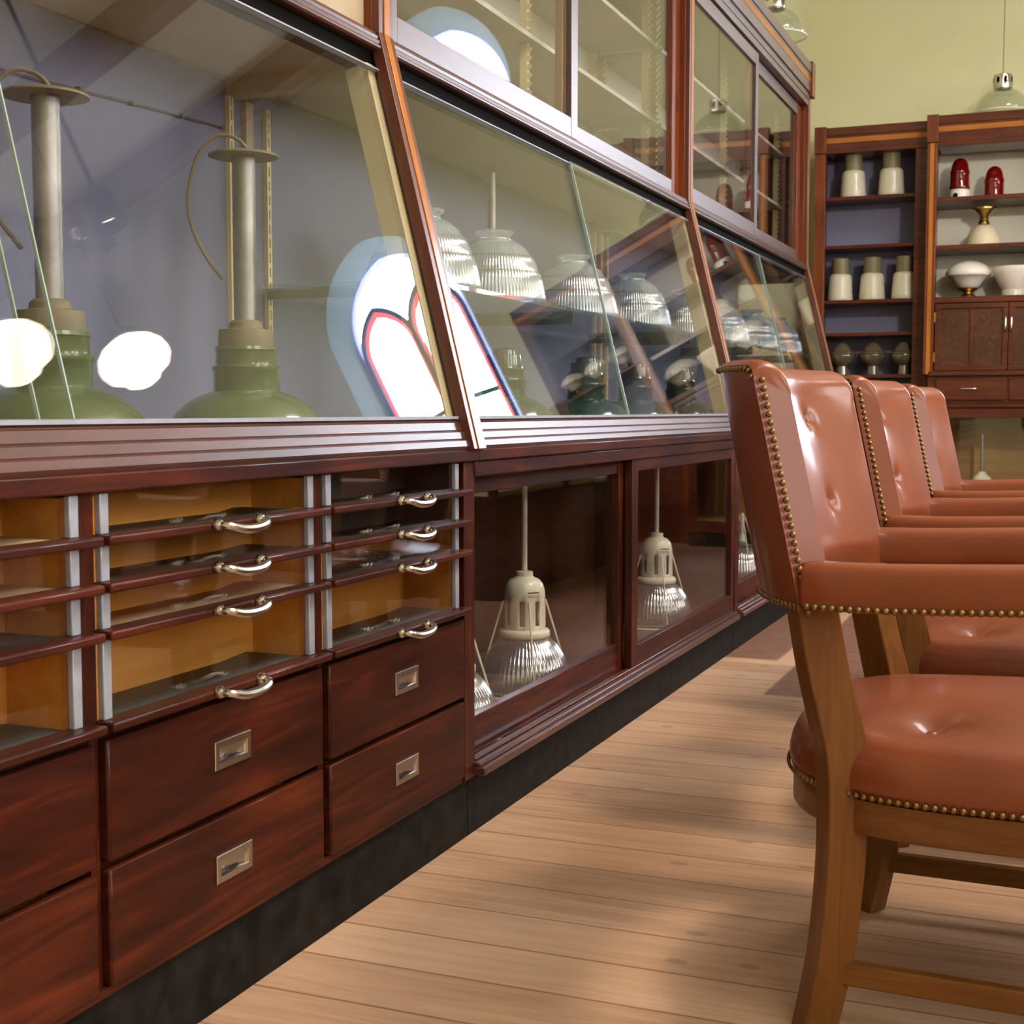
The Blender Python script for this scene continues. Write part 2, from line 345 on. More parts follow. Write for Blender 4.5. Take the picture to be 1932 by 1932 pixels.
def dup(root, loc, label, group=None, rz=None, scale=None):
    r = root.copy(); COL.objects.link(r); r.location = loc; r['label'] = label
    if rz is not None: r.rotation_euler = (0, 0, rz)
    if scale is not None: r.scale = (scale, scale, scale)
    if group: r['group'] = group
    for ch in list(root.children):
        c = ch.copy(); COL.objects.link(c); c.parent = r
        for g in list(ch.children):
            d = g.copy(); COL.objects.link(d); d.parent = c
    return r
def struct(name, bm, m, **k):
    o = obj(name, bm, m, **k); o['kind'] = 'structure'; return o

# ------------------------------------------------------------------ room shell
XW, XR, YF, YB, ZC = -1.85, 5.5, 10.0, -4.0, 5.4
struct('floor', box(NB(), XW - 0.2, XR + 0.2, YB - 0.2, YF + 0.3, -0.1, 0), 'floor', flat=True)
struct('ceiling', box(NB(), XW - 0.2, XR + 0.2, YB - 0.2, YF + 0.3, ZC, ZC + 0.15), 'ceil', flat=True)
struct('wall_left', box(NB(), XW - 0.2, XW, YB - 0.2, YF + 0.3, 0, ZC), 'wall', flat=True)
struct('wall_back', box(NB(), XW, XR, YB - 0.2, YB, 0, ZC), 'wall', flat=True)
WX, WH, WS, WZ0 = 1.79, 0.62, 3.38, 1.70      # arched window: centre, half width, springing, sill
def arch(hw, top_extra=0.0, z0=WZ0, n=14, cx=WX):
    # pointed arch outline, counter clockwise from bottom left
    pts = [(cx - hw, z0), (cx + hw, z0)]
    rad = hw * 1.14; off = rad - hw
    a1 = math.acos(off / rad)
    for i in range(n + 1):
        t = a1 * i / n; pts.append((cx - off + rad * math.cos(t), WS + rad * math.sin(t)))
    for i in range(n - 1, -1, -1):
        t = a1 * i / n; pts.append((cx + off - rad * math.cos(t), WS + rad * math.sin(t)))
    return pts
bm = NB()
box(bm, XW, WX - WH, YF, YF + 0.3, 0, ZC); box(bm, WX + WH, XR, YF, YF + 0.3, 0, ZC); box(bm, WX - WH, WX + WH, YF, YF + 0.3, 0, WZ0)
A = arch(WH); top = [(x, YF, z) for x, z in A[2:]]
half = len(top) // 2
prism_any(bm, top[:half + 1] + [(WX, YF, ZC), (WX + WH, YF, ZC)], (0, 0.3, 0))
prism_any(bm, top[half:] + [(WX - WH, YF, ZC), (WX, YF, ZC)], (0, 0.3, 0))
struct('wall_far', bm, 'wall', flat=True)
FILL_WIN_R = [(-2.6, -1.2), (0.4, 1.8), (3.0, 4.4), (5.2, 6.6)]
bm = NB(); ys = [YB] + [v for p in FILL_WIN_R for v in p] + [YF]
for i in range(0, len(ys), 2): box(bm, XR, XR + 0.3, ys[i], ys[i + 1], 0, ZC)
for a, b in FILL_WIN_R: box(bm, XR, XR + 0.3, a, b, 0, 1.5); box(bm, XR, XR + 0.3, a, b, 4.3, ZC)
struct('wall_right', bm, 'wall', flat=True)
for k, y in enumerate((0.5, 3.9, 7.6, 9.3)):
    struct('trim_%d' % (k + 1), box(NB(), XW, XR, y - 0.09, y + 0.09, ZC - 0.24, ZC), 'beam', flat=True)
for k, x in enumerate((0.4, 3.9)):
    struct('trim_%d' % (k + 5), box(NB(), x - 0.07, x + 0.07, YB, YF, ZC - 0.14, ZC - 0.001), 'beam', flat=True)
for k, (a, b) in enumerate(((-2.6, 0.0), (1.0, 3.2), (4.4, 6.6))):  # unseen skylights added as fill light for the room
    wn = bpy.data.objects.new('window_%d' % (k + 6), None); COL.objects.link(wn); wn['kind'] = 'structure'; wn.location = (2.2, (a + b) / 2, ZC); ORG[wn.name] = Vector(wn.location)
    bm = NB()
    xr = 2.2 if k == 2 else 3.4
    for x in (1.0, xr / 2 + 0.47, xr - 0.06): box(bm, x, x + 0.06, a, b, ZC - 0.08, ZC - 0.001)
    for y in (a, b - 0.06): box(bm, 1.0, xr, y, y + 0.06, ZC - 0.08, ZC - 0.001)
    obj('window_frame', bm, 'creamgrey', wn)
    obj('pane', box(NB(), 1.0, xr, a, b, ZC - 0.03, ZC - 0.02), 'rooffillfar' if k == 2 else 'rooffill', wn, flat=True)
struct('trim_7', box(NB(), XR - 0.04, XR, YB, YF - 0.05, 0, 1.45), 'brownback')
struct('trim_8', box(NB(), 0.84, XR - 0.04, YF - 0.04, YF, 0, 1.62), 'brownback')
# stained glass window in the far wall
def ring_strip(bm, a, b, y):
    n = len(a); va = [bm.verts.new((x, y, z)) for x, z in a]; vb = [bm.verts.new((x, y, z)) for x, z in b]
    for i in range(n): bm.faces.new((va[i], va[(i + 1) % n], vb[(i + 1) % n], vb[i]))
def solidify_y(bm, t):
    g = bmesh.ops.extrude_face_region(bm, geom=bm.faces[:]); vs = [e for e in g['geom'] if isinstance(e, bmesh.types.BMVert)]
    bmesh.ops.translate(bm, verts=vs, vec=(0, t, 0)); return bm
win = bpy.data.objects.new('window_1', None); COL.objects.link(win); win['kind'] = 'structure'; win.location = (WX, YF + 0.15, WZ0); ORG[win.name] = Vector(win.location)
win['label'] = 'pointed stained glass window in the far wall beside the bookcases'
bm = NB(); ra, rb_, rc = [(x, YF + 0.002, z) for x, z in arch(WH - 0.001, z0=WZ0 + 0.001)], [(x, YF + 0.255, z) for x, z in arch(WH - 0.105, z0=WZ0 + 0.105)], [(x, YF + 0.299, z) for x, z in arch(WH - 0.001, z0=WZ0 + 0.001)]
loft(bm, [ra, rb_, rc, ra], cap=False); obj('window_frame', bm, 'stone', win)
bm = NB(); ring_strip(bm, arch(WH - 0.10, z0=WZ0 + 0.10), arch(WH - 0.14, z0=WZ0 + 0.14), YF + 0.258); obj('blue_border', solidify_y(bm, 0.01), 'skyblue', win)
def lancet(cx, hw, z0, zs):
    pts = [(cx - hw, z0), (cx + hw, z0)]
    rad = hw * 1.7; off = rad - hw; a1 = math.acos(off / rad); n = 10
    for i in range(n + 1):
        t = a1 * i / n; pts.append((cx - off + rad * math.cos(t), zs + rad * math.sin(t)))
    for i in range(n - 1, -1, -1):
        t = a1 * i / n; pts.append((cx + off - rad * math.cos(t), zs + rad * math.sin(t)))
    return pts
bm = NB(); f = bm.faces.new([bm.verts.new((x, YF + 0.262, z)) for x, z in arch(WH - 0.14, z0=WZ0 + 0.14)]); obj('pane', solidify_y(bm, 0.006), 'skywhite', win, flat=True)
for s in (-1, 1):
    o1 = lancet(WX + s * 0.242, 0.238, WZ0 + 0.13, 3.24); i1 = lancet(WX + s * 0.242, 0.200, WZ0 + 0.168, 3.24)
    bm = NB(); ring_strip(bm, o1, i1, YF + 0.252); obj('red_border', solidify_y(bm, 0.01), 'skyred', win)
    bm = NB(); tube(bm, [(x, YF + 0.245, z) for x, z in lancet(WX + s * 0.242, 0.246, WZ0 + 0.12, 3.24)], 0.022, 8, closed=True); obj('lead_bar', bm, 'bluebar', win)
for z in (2.55,):
    bm = NB(); tube(bm, [(WX - 0.45, YF + 0.245, z - 0.02), (WX - 0.2, YF + 0.245, z + 0.03), (WX + 0.2, YF + 0.245, z + 0.03), (WX + 0.45, YF + 0.245, z - 0.02)], 0.020, 8); obj('lead_bar', bm, 'greenbar', win)
# unseen windows added in the right wall as fill light
for k, (a, b) in enumerate(FILL_WIN_R):
    wn = bpy.data.objects.new('window_%d' % (k + 2), None); COL.objects.link(wn); wn['kind'] = 'structure'; wn.location = (XR + 0.15, (a + b) / 2, 1.5); ORG[wn.name] = Vector(wn.location)
    bm = NB(); x0, x1 = XR + 0.08, XR + 0.16
    for q in (a, b - 0.07): box(bm, x0, x1, q, q + 0.07, 1.5, 4.3)
    for z in (1.5, 2.4, 3.3, 4.23): box(bm, x0, x1, a, b, z, z + 0.07)
    box(bm, x0, x1, (a + b) / 2 - 0.03, (a + b) / 2 + 0.03, 1.5, 4.3)
    obj('window_frame', bm, 'creamgrey', wn)
    obj('pane', box(NB(), XR + 0.17, XR + 0.18, a, b, 1.5, 4.3), 'sidefillfar' if k > 2 else 'sidefill', wn, flat=True)

# ------------------------------------------------------------------ long display cabinet (three bays)
XB = -1.225
SL0, SL1 = Vector((-1.232, 0, 0.930)), Vector((-1.432, 0, 1.735))   # front line of the sloping glass
SN = Vector((SL1.z - SL0.z, 0, SL0.x - SL1.x)).normalized()          # outward normal of the slope
ST = (SL1 - SL0).normalized()
def slope_box(bm, s0, s1, n0, n1, y0, y1, base=SL0):
    P = lambda s, n, y: base + ST * s + SN * n + Vector((0, y, 0))
    v = [bm.verts.new(P(s, n, y)) for s in (s0, s1) for n in (n0, n1) for y in (y0, y1)]
    for f in ((0, 1, 3, 2), (4, 6, 7, 5), (0, 4, 5, 1), (2, 3, 7, 6), (0, 2, 6, 4), (1, 5, 7, 3)): bm.faces.new([v[i] for i in f])
    return bm
SLEN = (SL1 - SL0).length
def flush_pull(y, z, root, x=XB, wdt=0.10, hgt=0.045):
    bm = NB(); t = 0.0115
    rect = lambda xx, a, b: [(xx, y - a, z - b), (xx, y + a, z - b), (xx, y + a, z + b), (xx, y - a, z + b)]
    a_, b_ = wdt / 2, hgt / 2
    loft(bm, [rect(x - 0.001, a_, b_), rect(x + 0.003, a_, b_), rect(x + 0.004, a_ - 0.001, b_ - 0.001), rect(x + 0.004, a_ - t + 0.001, b_ - t + 0.001), rect(x + 0.002, a_ - t, b_ - t), rect(x - 0.001, a_ - t, b_ - t)], cap=False)
    # dished finger cup and the half round lip
    n = 10
    for i in range(n):
        t0, t1 = PI * i / n, PI * (i + 1) / n
        ya, yb = y - math.cos(t0) * (wdt / 2 - t), y - math.cos(t1) * (wdt / 2 - t)
        da, db = -0.009 * math.sin(t0) - 0.0002, -0.009 * math.sin(t1) - 0.0002
        bm.faces.new([bm.verts.new(p) for p in ((x + da + 0.0015, ya, z - hgt / 2 + t), (x + db + 0.0015, yb, z - hgt / 2 + t), (x + db + 0.0015, yb, z + hgt / 2 - t), (x + da + 0.0015, ya, z + hgt / 2 - t))])
        za, zb = z + hgt / 2 - t - 0.012 * math.sin(t0), z + hgt / 2 - t - 0.012 * math.sin(t1)
        bm.faces.new([bm.verts.new(p) for p in ((x + 0.0035, ya, z + hgt / 2 - t), (x + 0.0035, yb, z + hgt / 2 - t), (x + 0.003, yb, zb), (x + 0.003, ya, za))])
    return bm
def bow_handle(y, z, x):
    bm = NB(); hw = 0.058
    pts = smooth_path([(x - 0.004, y - hw, z + 0.003), (x + 0.020, y - hw + 0.004, z + 0.002), (x + 0.027, y - hw + 0.028, z - 0.004), (x + 0.028, y, z - 0.006), (x + 0.027, y + hw - 0.028, z - 0.004), (x + 0.020, y + hw - 0.004, z + 0.002), (x - 0.004, y + hw, z + 0.003)], 5)
    n = len(pts); tube(bm, pts, [0.0048 + 0.0030 * math.sin(PI * i / (n - 1)) for i in range(n)], 10)
    for s in (-1, 1):
        lathe(bm, [(0, 0.0), (0.010, 0.001), (0.010, 0.005), (0.0075, 0.010), (0, 0.012)], (0, 0, 0), 14, mtx=Matrix.Translation((x, y + s * hw, z + 0.003)) @ Matrix.Rotation(PI / 2, 4, 'Y'))
    return bm
GLASS_DRAWERS = [(0.7815, 0.838, 0.768), (0.7165, 0.766, 0.703), (0.651, 0.7015, 0.638), (0.525, 0.636, 0.512)]   # (rail top, glass top, rail bottom)
SOLID_DRAWERS = [(0.327, 0.498), (0.150, 0.3155)]
def drawers_base(root, y_first, ncol):
    for c in range(ncol):
        ya = y_first + 0.614 * c; yb = ya + 0.590; ym = (ya + yb) / 2 + 0.004
        for k, (rt, gt, rb) in enumerate(GLASS_DRAWERS):
            bm = NB(); box(bm, XB - 0.02, XB + 0.020, ya - 0.006, yb + 0.006, rb, rt)
            dr = obj('drawer', bm, 'mahY', root, bevel=0.0035)
            bm = NB(); d = 0.125
            box(bm, XB - d - 0.012, XB - d, ya, yb - 0.016, rb, gt - 0.004)
            for q in (ya, yb - 0.026): box(bm, XB - d, XB - 0.013, q, q + 0.010, rb + 0.001, gt - 0.004)
            box(bm, XB - d, XB - 0.0135, ya + 0.01, yb - 0.026, rb + 0.001, rb + 0.006)
            obj('drawer_box', bm, 'liner' if c == ncol - 1 and k < 2 else 'oak', dr, bevel=0.001)
            light = (c == ncol - 2 and k == 2) or (c == ncol - 3 and k in (0, 1))
            bm = NB(); n = 8; pts = []
            yl0, yl1 = ya + 0.011, yb - 0.027
            prof = [(yl0, 0.0), (yl0 + 0.02, 0.001), (yb - 0.13, 0.001), (yb - 0.085, 0.004 if k % 2 else 0.007), (yb - 0.05, 0.006), (yl1, 0.002)]
            va = [bm.verts.new((XB - d + 0.001, y, rt - 0.006 + h)) for y, h in prof]; vb = [bm.verts.new((XB - 0.014, y, rt - 0.006 + h * 0.6)) for y, h in prof]
            for i in range(len(prof) - 1): bm.faces.new((va[i], va[i + 1], vb[i + 1], vb[i]))
            obj('drawer_liner', bm, 'linerlight' if light else 'liner', dr, solid=0.002)
            obj('glass_front', box(NB(), XB - 0.011, XB - 0.007, ya + 0.006, yb - 0.018, rt - 0.003, gt), 'pane', dr, flat=True)
            for q in (ya + 0.002, yb - 0.036): obj('side_strip', box(NB(), XB - 0.013, XB - 0.003, q, q + 0.018, rt, gt), 'alu', dr, bevel=0.0015)
            obj('handle', bow_handle(ym, (rt + rb) / 2, XB + 0.020), 'chrome', dr)
        for k, (z0, z1) in enumerate(SOLID_DRAWERS):
            # front made of four strips round the pull so that the cup is a true recess
            zc = (z0 + z1) / 2 + 0.004; hw, hh = 0.044, 0.0165
            bm = NB(); pc = ym + 0.002; R = []
            for xx, (p0, p1, q0, q1) in ((XB - 0.018, (ya, yb, z0, z1)), (XB + 0.002, (ya, yb, z0, z1)), (XB + 0.002, (pc - 0.039, pc + 0.039, zc - 0.0112, zc + 0.0112)), (XB - 0.011, (pc - 0.039, pc + 0.039, zc - 0.0112, zc + 0.0112))): R.append([(xx, p0, q0), (xx, p1, q0), (xx, p1, q1), (xx, p0, q1)])
            loft(bm, R)
            dr = obj('drawer', bm, 'mahY', root, bevel=0.004)
            obj('drawer_box', box(NB(), XB - 0.30, XB - 0.019, ya + 0.012, yb - 0.012, z0 + 0.006, z1 - 0.03), 'oak', dr)
            obj('flush_pull', flush_pull(ym + 0.002, zc, dr, XB + 0.0025), 'chrome', dr)
def slide_door(root, name, x, y0, y1, z0, z1, left, right, topr, botr, th=0.024, m1='mahY', m2='mahZ', pull=None):
    d = bpy.data.objects.new(name, None); COL.objects.link(d); d.parent = root; ORG[d.name] = ORG[root.name].copy(); d.empty_display_size = 0.05
    obj('door_rail', box(NB(), x - th, x, y0 + left, y1 - right, z0, z0 + botr), m1, d, bevel=0.002)
    obj('door_rail', box(NB(), x - th, x, y0 + left, y1 - right, z1 - topr, z1), m1, d, bevel=0.002)
    for a, b in ((y0, y0 + left), (y1 - right, y1)): obj('stile', box(NB(), x - th - 0.0005, x + 0.0005, a, b, z0, z1), m2, d, bevel=0.002)
    obj('pane', box(NB(), x - th / 2 - 0.002, x - th / 2 + 0.002, y0 + left - 0.004, y1 - right + 0.004, z0 + botr - 0.004, z1 - topr + 0.004), 'pane', d, flat=True)
    if pull:
        yy, zz = pull
        bm = NB(); lathe(bm, [(0.0, 0), (0.007, 0), (0.0085, 0.002), (0.0085, 0.003), (0.0, 0.003)], (0, 0, 0), 16, mtx=Matrix.Translation((x, yy, zz)) @ Matrix.Scale(5.0, 4, (0, 0, 1)) @ Matrix.Rotation(PI / 2, 4, 'Y'))
        obj('finger_plate', bm, 'brass', d)
    return d
LEDGE = [(-1.30, 0.932), (-1.246, 0.934), (-1.243, 0.930), (-1.240, 0.9265), (-1.2345, 0.925), (-1.2338, 0.9243), (-1.2296, 0.9090), (-1.2306, 0.9078), (-1.2306, 0.9058), (-1.2245, 0.9048), (-1.2238, 0.9040), (-1.2203, 0.8910), (-1.2213, 0.8898), (-1.2213, 0.8880), (-1.2155, 0.8870), (-1.2148, 0.8862), (-1.2116, 0.8745), (-1.2126, 0.8733), (-1.2165, 0.8665), (-1.30, 0.8665)]
def bay(root, y0, y1, base, upper, split, left_front):
    """one unit of the built-in cabinet; y1 carries its post"""
    obj('plinth', box(NB(), -1.80, XB - 0.016, y0, y1 - 0.002, 0, 0.137), 'plinth', root, bevel=0.002)
    # carcass of the base
    bm = NB()
    box(bm, -1.83, -1.815, y0, y1, 0.137, 0.90); box(bm, -1.815, XB - 0.02, y0, y1, 0.137, 0.150)
    box(bm, -1.815, XB - 0.02, y0, y0 + 0.02, 0.150, 0.86); box(bm, -1.815, XB - 0.02, y1 - 0.02, y1, 0.150, 0.86)
    box(bm, -1.815, XB - 0.03, y0 + 0.02, y1 - 0.02, 0.845, 0.862)
    obj('carcass', bm, 'brownback', root)
    obj('stile', box(NB(), XB - 0.03, XB, y1 - 0.052, y1 + 0.004, 0.137, 0.8405), 'mahZ', root, bevel=0.002)
    obj('rail', box(NB(), XB - 0.03, XB + 0.012, y0, y1 + 0.002, 0.8405, 0.8665), 'mahY', root, bevel=0.003)
    if base == 'drawers':
        bm = NB(); yf = y1 - 0.054 - 0.614 * 4 + 0.024
        for c in range(5): box(bm, -1.70, XB - 0.012, yf + 0.614 * c - 0.0415, yf + 0.614 * c - 0.0025, 0.5110, 0.8405); box(bm, -1.70, XB - 0.012, yf + 0.614 * c - 0.0215, yf + 0.614 * c - 0.0025, 0.150, 0.5110)
        box(bm, -1.70, XB - 0.014, y0 + 0.02, y1 - 0.05, 0.4985, 0.511); box(bm, -1.70, XB - 0.02, y0 + 0.02, y1 - 0.05, 0.316, 0.3265)
        obj('divider', bm, 'mahZ', root)
        obj('bottom_rail', box(NB(), XB - 0.03, XB - 0.004, y0, y1 - 0.05, 0.137, 0.1495), 'mahY', root)
        drawers_base(root, yf, 4)
    else:
        obj('top_rail', box(NB(), XB - 0.03, XB + 0.004, y0, y1 - 0.05, 0.805, 0.840), 'mahY', root, bevel=0.003)
        bm = NB(); box(bm, XB - 0.07, XB + 0.024, y0 + 0.004, y1 - 0.05, 0.139, 0.158); box(bm, XB - 0.05, XB + 0.012, y0 + 0.004, y1 - 0.05, 0.158, 0.168); box(bm, XB - 0.02, XB - 0.004, y0 + 0.02, y1 - 0.05, 0.168, 0.174)
        obj('sill', bm, 'ledge', root, bevel=0.003)
        obj('floor_board', box(NB(), -1.80, XB - 0.07, y0 + 0.02, y1 - 0.02, 0.150, 0.162), 'brownback', root)
        ym = (y0 + y1 - 0.05) / 2
        slide_door(root, 'sliding_door', XB - 0.034, y0 + 0.004, ym - 0.065, 0.169, 0.812, 0.055, 0.05, 0.048, 0.085)
        slide_door(root, 'sliding_door', XB - 0.004, ym - 0.080, y1 - 0.052, 0.175, 0.808, 0.060, 0.055, 0.040, 0.062, pull=(y1 - 0.075, 0.58))
    # counter ledge moulding
    obj('ledge', prism_y(NB(), LEDGE, y0 + 0.012, y1 + 0.0), 'ledge', root, angle=20)
    obj('glass_track', box(NB(), -1.262, -1.2385, y0 + 0.03, y1 - 0.05, 0.932, 0.9385), 'alu', root)
    # sloping showcase
    obj('back_panel', box(NB(), -1.83, -1.818, y0, y1, 0.90, 1.70), 'lav', root)
    obj('showcase_floor', box(NB(), -1.818, -1.264, y0, y1, 0.866, 0.882), 'greyshelf', root)
    obj('showcase_ceiling', box(NB(), -1.818, -1.505, y0, y1, 1.705, 1.725), 'tan', root)
    bm = NB(); box(bm, -1.817, -1.45, y1 - 0.05, y1, 1.665, 1.705)
    obj('cross_beam', bm, 'tan', root)
    # shelf standards on the back wall
    for q, (yy, ww, mm) in enumerate(((y1 - 0.045, 0.018, 'cream'), (y0 + 0.028, 0.03, 'tan'), (y0 + 0.112, 0.018, 'cream'))):
        bm = NB(); z = 0.884; a, b = yy - ww / 2, yy + ww / 2
        if mm == 'cream':
            box(bm, -1.818, -1.806, a, a + ww * 0.36, z, 1.664); box(bm, -1.818, -1.806, b - ww * 0.36, b, z, 1.664)
            zz = z
            while zz < 1.65: box(bm, -1.818, -1.806, a + ww * 0.36, b - ww * 0.36, zz, zz + 0.012); zz += 0.034
        else: box(bm, -1.818, -1.804, a, b, z, 1.664)
        obj('shelf_standard', bm, mm, root)
    # sloping panes, the second one sliding behind the first
    g0, g1 = 0.010, SLEN - 0.045
    ya, yb = y0 + 0.035, y1 - 0.045
    if left_front:
        obj('sloping_pane', slope_box(NB(), g0, g1, -0.006, -0.001, ya, split), 'pane', root, flat=True)
        obj('sloping_pane', slope_box(NB(), g0, g1, -0.016, -0.011, split - 0.055, yb), 'pane', root, flat=True)
        for (q, n0, n1) in ((split, -0.0062, -0.0008), (split - 0.055, -0.0162, -0.0108)):
            obj('pane_edge', slope_box(NB(), g0, g1, n0, n1, q - 0.0012, q + 0.0012), 'paneedge', root, flat=True)
    else:
        obj('sloping_pane', slope_box(NB(), g0, g1, -0.016, -0.011, ya, split + 0.012), 'pane', root, flat=True)
        obj('sloping_pane', slope_box(NB(), g0, g1, -0.006, -0.001, split - 0.012, yb), 'pane', root, flat=True)
        for (q, n0, n1) in ((split + 0.012, -0.0162, -0.0108), (split - 0.012, -0.0062, -0.0008)):
            obj('pane_edge', slope_box(NB(), g0, g1, n0, n1, q - 0.002, q + 0.002), 'paneedge', root, flat=True)
    # cream lining strip and post beside the pane
    obj('lining_strip', slope_box(NB(), 0.0, SLEN - 0.03, -0.075, -0.020, y1 - 0.075, y1 - 0.040), 'cream', root, bevel=0.002)
    bm = NB(); slope_box(bm, -0.005, SLEN + 0.03, -0.060, 0.004, y1 - 0.040, y1 + 0.008); obj('post', bm, 'mahZ', root, bevel=0.002)
    # post facing with inlay: outer bands, groove, orange centre, running over ledge and up the upper case
    yc = y1 - 0.014
    def facing(a, b, h, mm, nm):
        bm = NB(); slope_box(bm, -0.068, SLEN + 0.034, -0.012, h, yc + a, yc + b)
        e = SL0 + ST * (SLEN + 0.034)
        box(bm, e.x - 0.010, e.x + h, yc + a, yc + b, e.z - 0.002, 2.68)
        return obj(nm, bm, mm, root, bevel=0.0012)
    facing(-0.034, -0.011, 0.014, 'pink', 'post_band'); facing(0.011, 0.034, 0.014, 'pink', 'post_band'); facing(-0.0125, 0.0125, 0.0165, 'inlay', 'post_inlay')
    # moulding between showcase and upper case
    MO = [(-1.50, 1.728), (-1.424, 1.728), (-1.420, 1.732), (-1.420, 1.737), (-1.424, 1.740), (-1.422, 1.748), (-1.427, 1.751), (-1.426, 1.759), (-1.432, 1.762), (-1.433, 1.768), (-1.437, 1.770), (-1.50, 1.770)]
    obj('moulding', prism_y(NB(), MO, y0 + 0.022, y1 - 0.05), 'ledge', root, bevel=0.0008)
    obj('pane_slot', box(NB(), -1.50, -1.445, y0 + 0.022, y1 - 0.04, 1.696, 1.7285), 'black', root)
    bm = NB(); slope_box(bm, SLEN - 0.049, SLEN - 0.0455, -0.020, -0.006, y0 + 0.035, y1 - 0.045); obj('pane_rail', bm, 'alu', root)
    # upper case
    bm = NB(); box(bm, -1.845, -1.83, y0, y1, 1.70, 2.86); obj('upper_back', bm, 'creamgrey', root)
    obj('upper_floor', box(NB(), -1.83, -1.475, y0, y1, 1.755, 1.769), 'creamgrey', root)
    obj('upper_top', box(NB(), -1.83, -1.48, y0, y1, 2.64, 2.66), 'creamgrey', root)
    obj('upper_post', box(NB(), -1.50, -1.443, y1 - 0.05, y1 + 0.02, 1.768, 2.66), 'mahred', root, bevel=0.002)
    if upper == 'doors':
        ym = (y0 + y1 - 0.05) / 2 - 0.02
        a, b = y0 + 0.022, y1 - 0.05
        slide_door(root, 'sash_door', -1.440, a, ym + 0.035, 1.772, 2.625, 0.045, 0.058, 0.060, 0.060, 0.022, 'sash', 'sash')
        slide_door(root, 'sash_door', -1.466, ym - 0.035, b, 1.772, 2.625, 0.058, 0.10, 0.060, 0.060, 0.022, 'sash', 'mahred', pull=(b - 0.035, 2.14))
        for zz in (2.07, 2.36):
            obj('shelf', box(NB(), -1.83, -1.56, y0 + 0.03, y1 - 0.03, zz, zz + 0.014), 'greyshelf', root)
        for yy in (y0 + 0.06, ym, y1 - 0.06):
            bm = NB(); z = 1.78
            for xx in (-1.60, -1.82):
                box(bm, xx - 0.012, xx + 0.012, yy - 0.010, yy + 0.010, 1.769, 2.64); z = 1.78
                while z < 2.62: prism_y(bm, [(xx + 0.012, z), (xx + 0.024, z + 0.016), (xx + 0.012, z + 0.018)], yy - 0.008, yy + 0.008); z += 0.026
            obj('toothed_support', bm, 'cream', root)
    else:
        obj('cream_front', box(NB(), -1.472, -1.462, y0 + 0.02, y1 - 0.05, 1.769, 2.64), 'tan', root)
    # cornice
    bm = NB(); box(bm, -1.84, -1.428, y0 + 0.03, y1 - 0.045, 2.63, 2.845); box(bm, -1.84, -1.418, y0 + 0.03, y1 - 0.045, 2.700, 2.845); box(bm, -1.84, -1.412, y0 + 0.03, y1 - 0.045, 2.80, 2.852); box(bm, -1.84, -1.424, y0 + 0.03, y1 - 0.045, 2.662, 2.69)
    obj('cornice', bm, 'sash', root, bevel=0.002)
    obj('cornice_inlay', box(NB(), -1.43, -1.4165, y0 + 0.03, y1 - 0.045, 2.752, 2.782), 'inlayX', root)
    obj('cornice_block', box(NB(), -1.84, -1.404, y1 - 0.052, y1 + 0.03, 2.678, 2.868), 'mahred', root, bevel=0.003)

B1 = thing('display_cabinet', 'mahogany shop cabinet with glass fronted drawers below the sloping showcase', 'cabinet', (-1.53, 1.53, 0))
bay(B1, 0.28, 2.79, 'drawers', 'plain', 1.495, True)
B2 = thing('display_cabinet', 'mahogany shop cabinet bay right after the drawers, two ribbed lamps behind sliding doors', 'cabinet', (-1.53, 4.08, 0))
bay(B2, 2.79, 5.375, 'doors', 'doors', 3.975, False)
B3 = thing('display_cabinet', 'farthest bay of the long mahogany cabinet, behind the leather chairs', 'cabinet', (-1.53, 6.63, 0))
bay(B3, 5.375, 7.90, 'doors', 'doors', 6.62, False)
obj('end_panel', box(NB(), -1.845, -1.45, 7.90, 7.915, 1.75, 2.66), 'mahred', B3)
obj('end_panel', box(NB(), -1.83, XB, 7.905, 7.925, 0.0, 0.90), 'mahZ', B3)
# glass shelves inside bays two and three
for Bk, a, b in ((B2, 2.84, 5.30), (B3, 5.42, 7.82)):
    obj('glass_shelf', box(NB(), -1.80, -1.36, a, b, 1.236, 1.246), 'shelfglass', Bk, flat=True)
    bm = NB()
    for yy in (a + 0.05, (a + b) / 2, b - 0.05): box(bm, -1.805, -1.45, yy - 0.006, yy + 0.006, 1.216, 1.2355)
    obj('shelf_bracket', bm, 'steel', Bk)
# lighting wire with clips on the back of the first showcase
bm = NB(); P = smooth_path([(-1.808, 1.2, 1.545), (-1.808, 2.0, 1.562), (-1.808, 2.39, 1.578), (-1.808, 2.72, 1.59)], 6); tube(bm, P, 0.0018, 6)
for p in P[::3]: box(bm, p.x - 0.012, p.x + 0.004, p.y - 0.005, p.y + 0.005, p.z - 0.004, p.z + 0.004)
obj('picture_wire', bm, 'wire', B1)

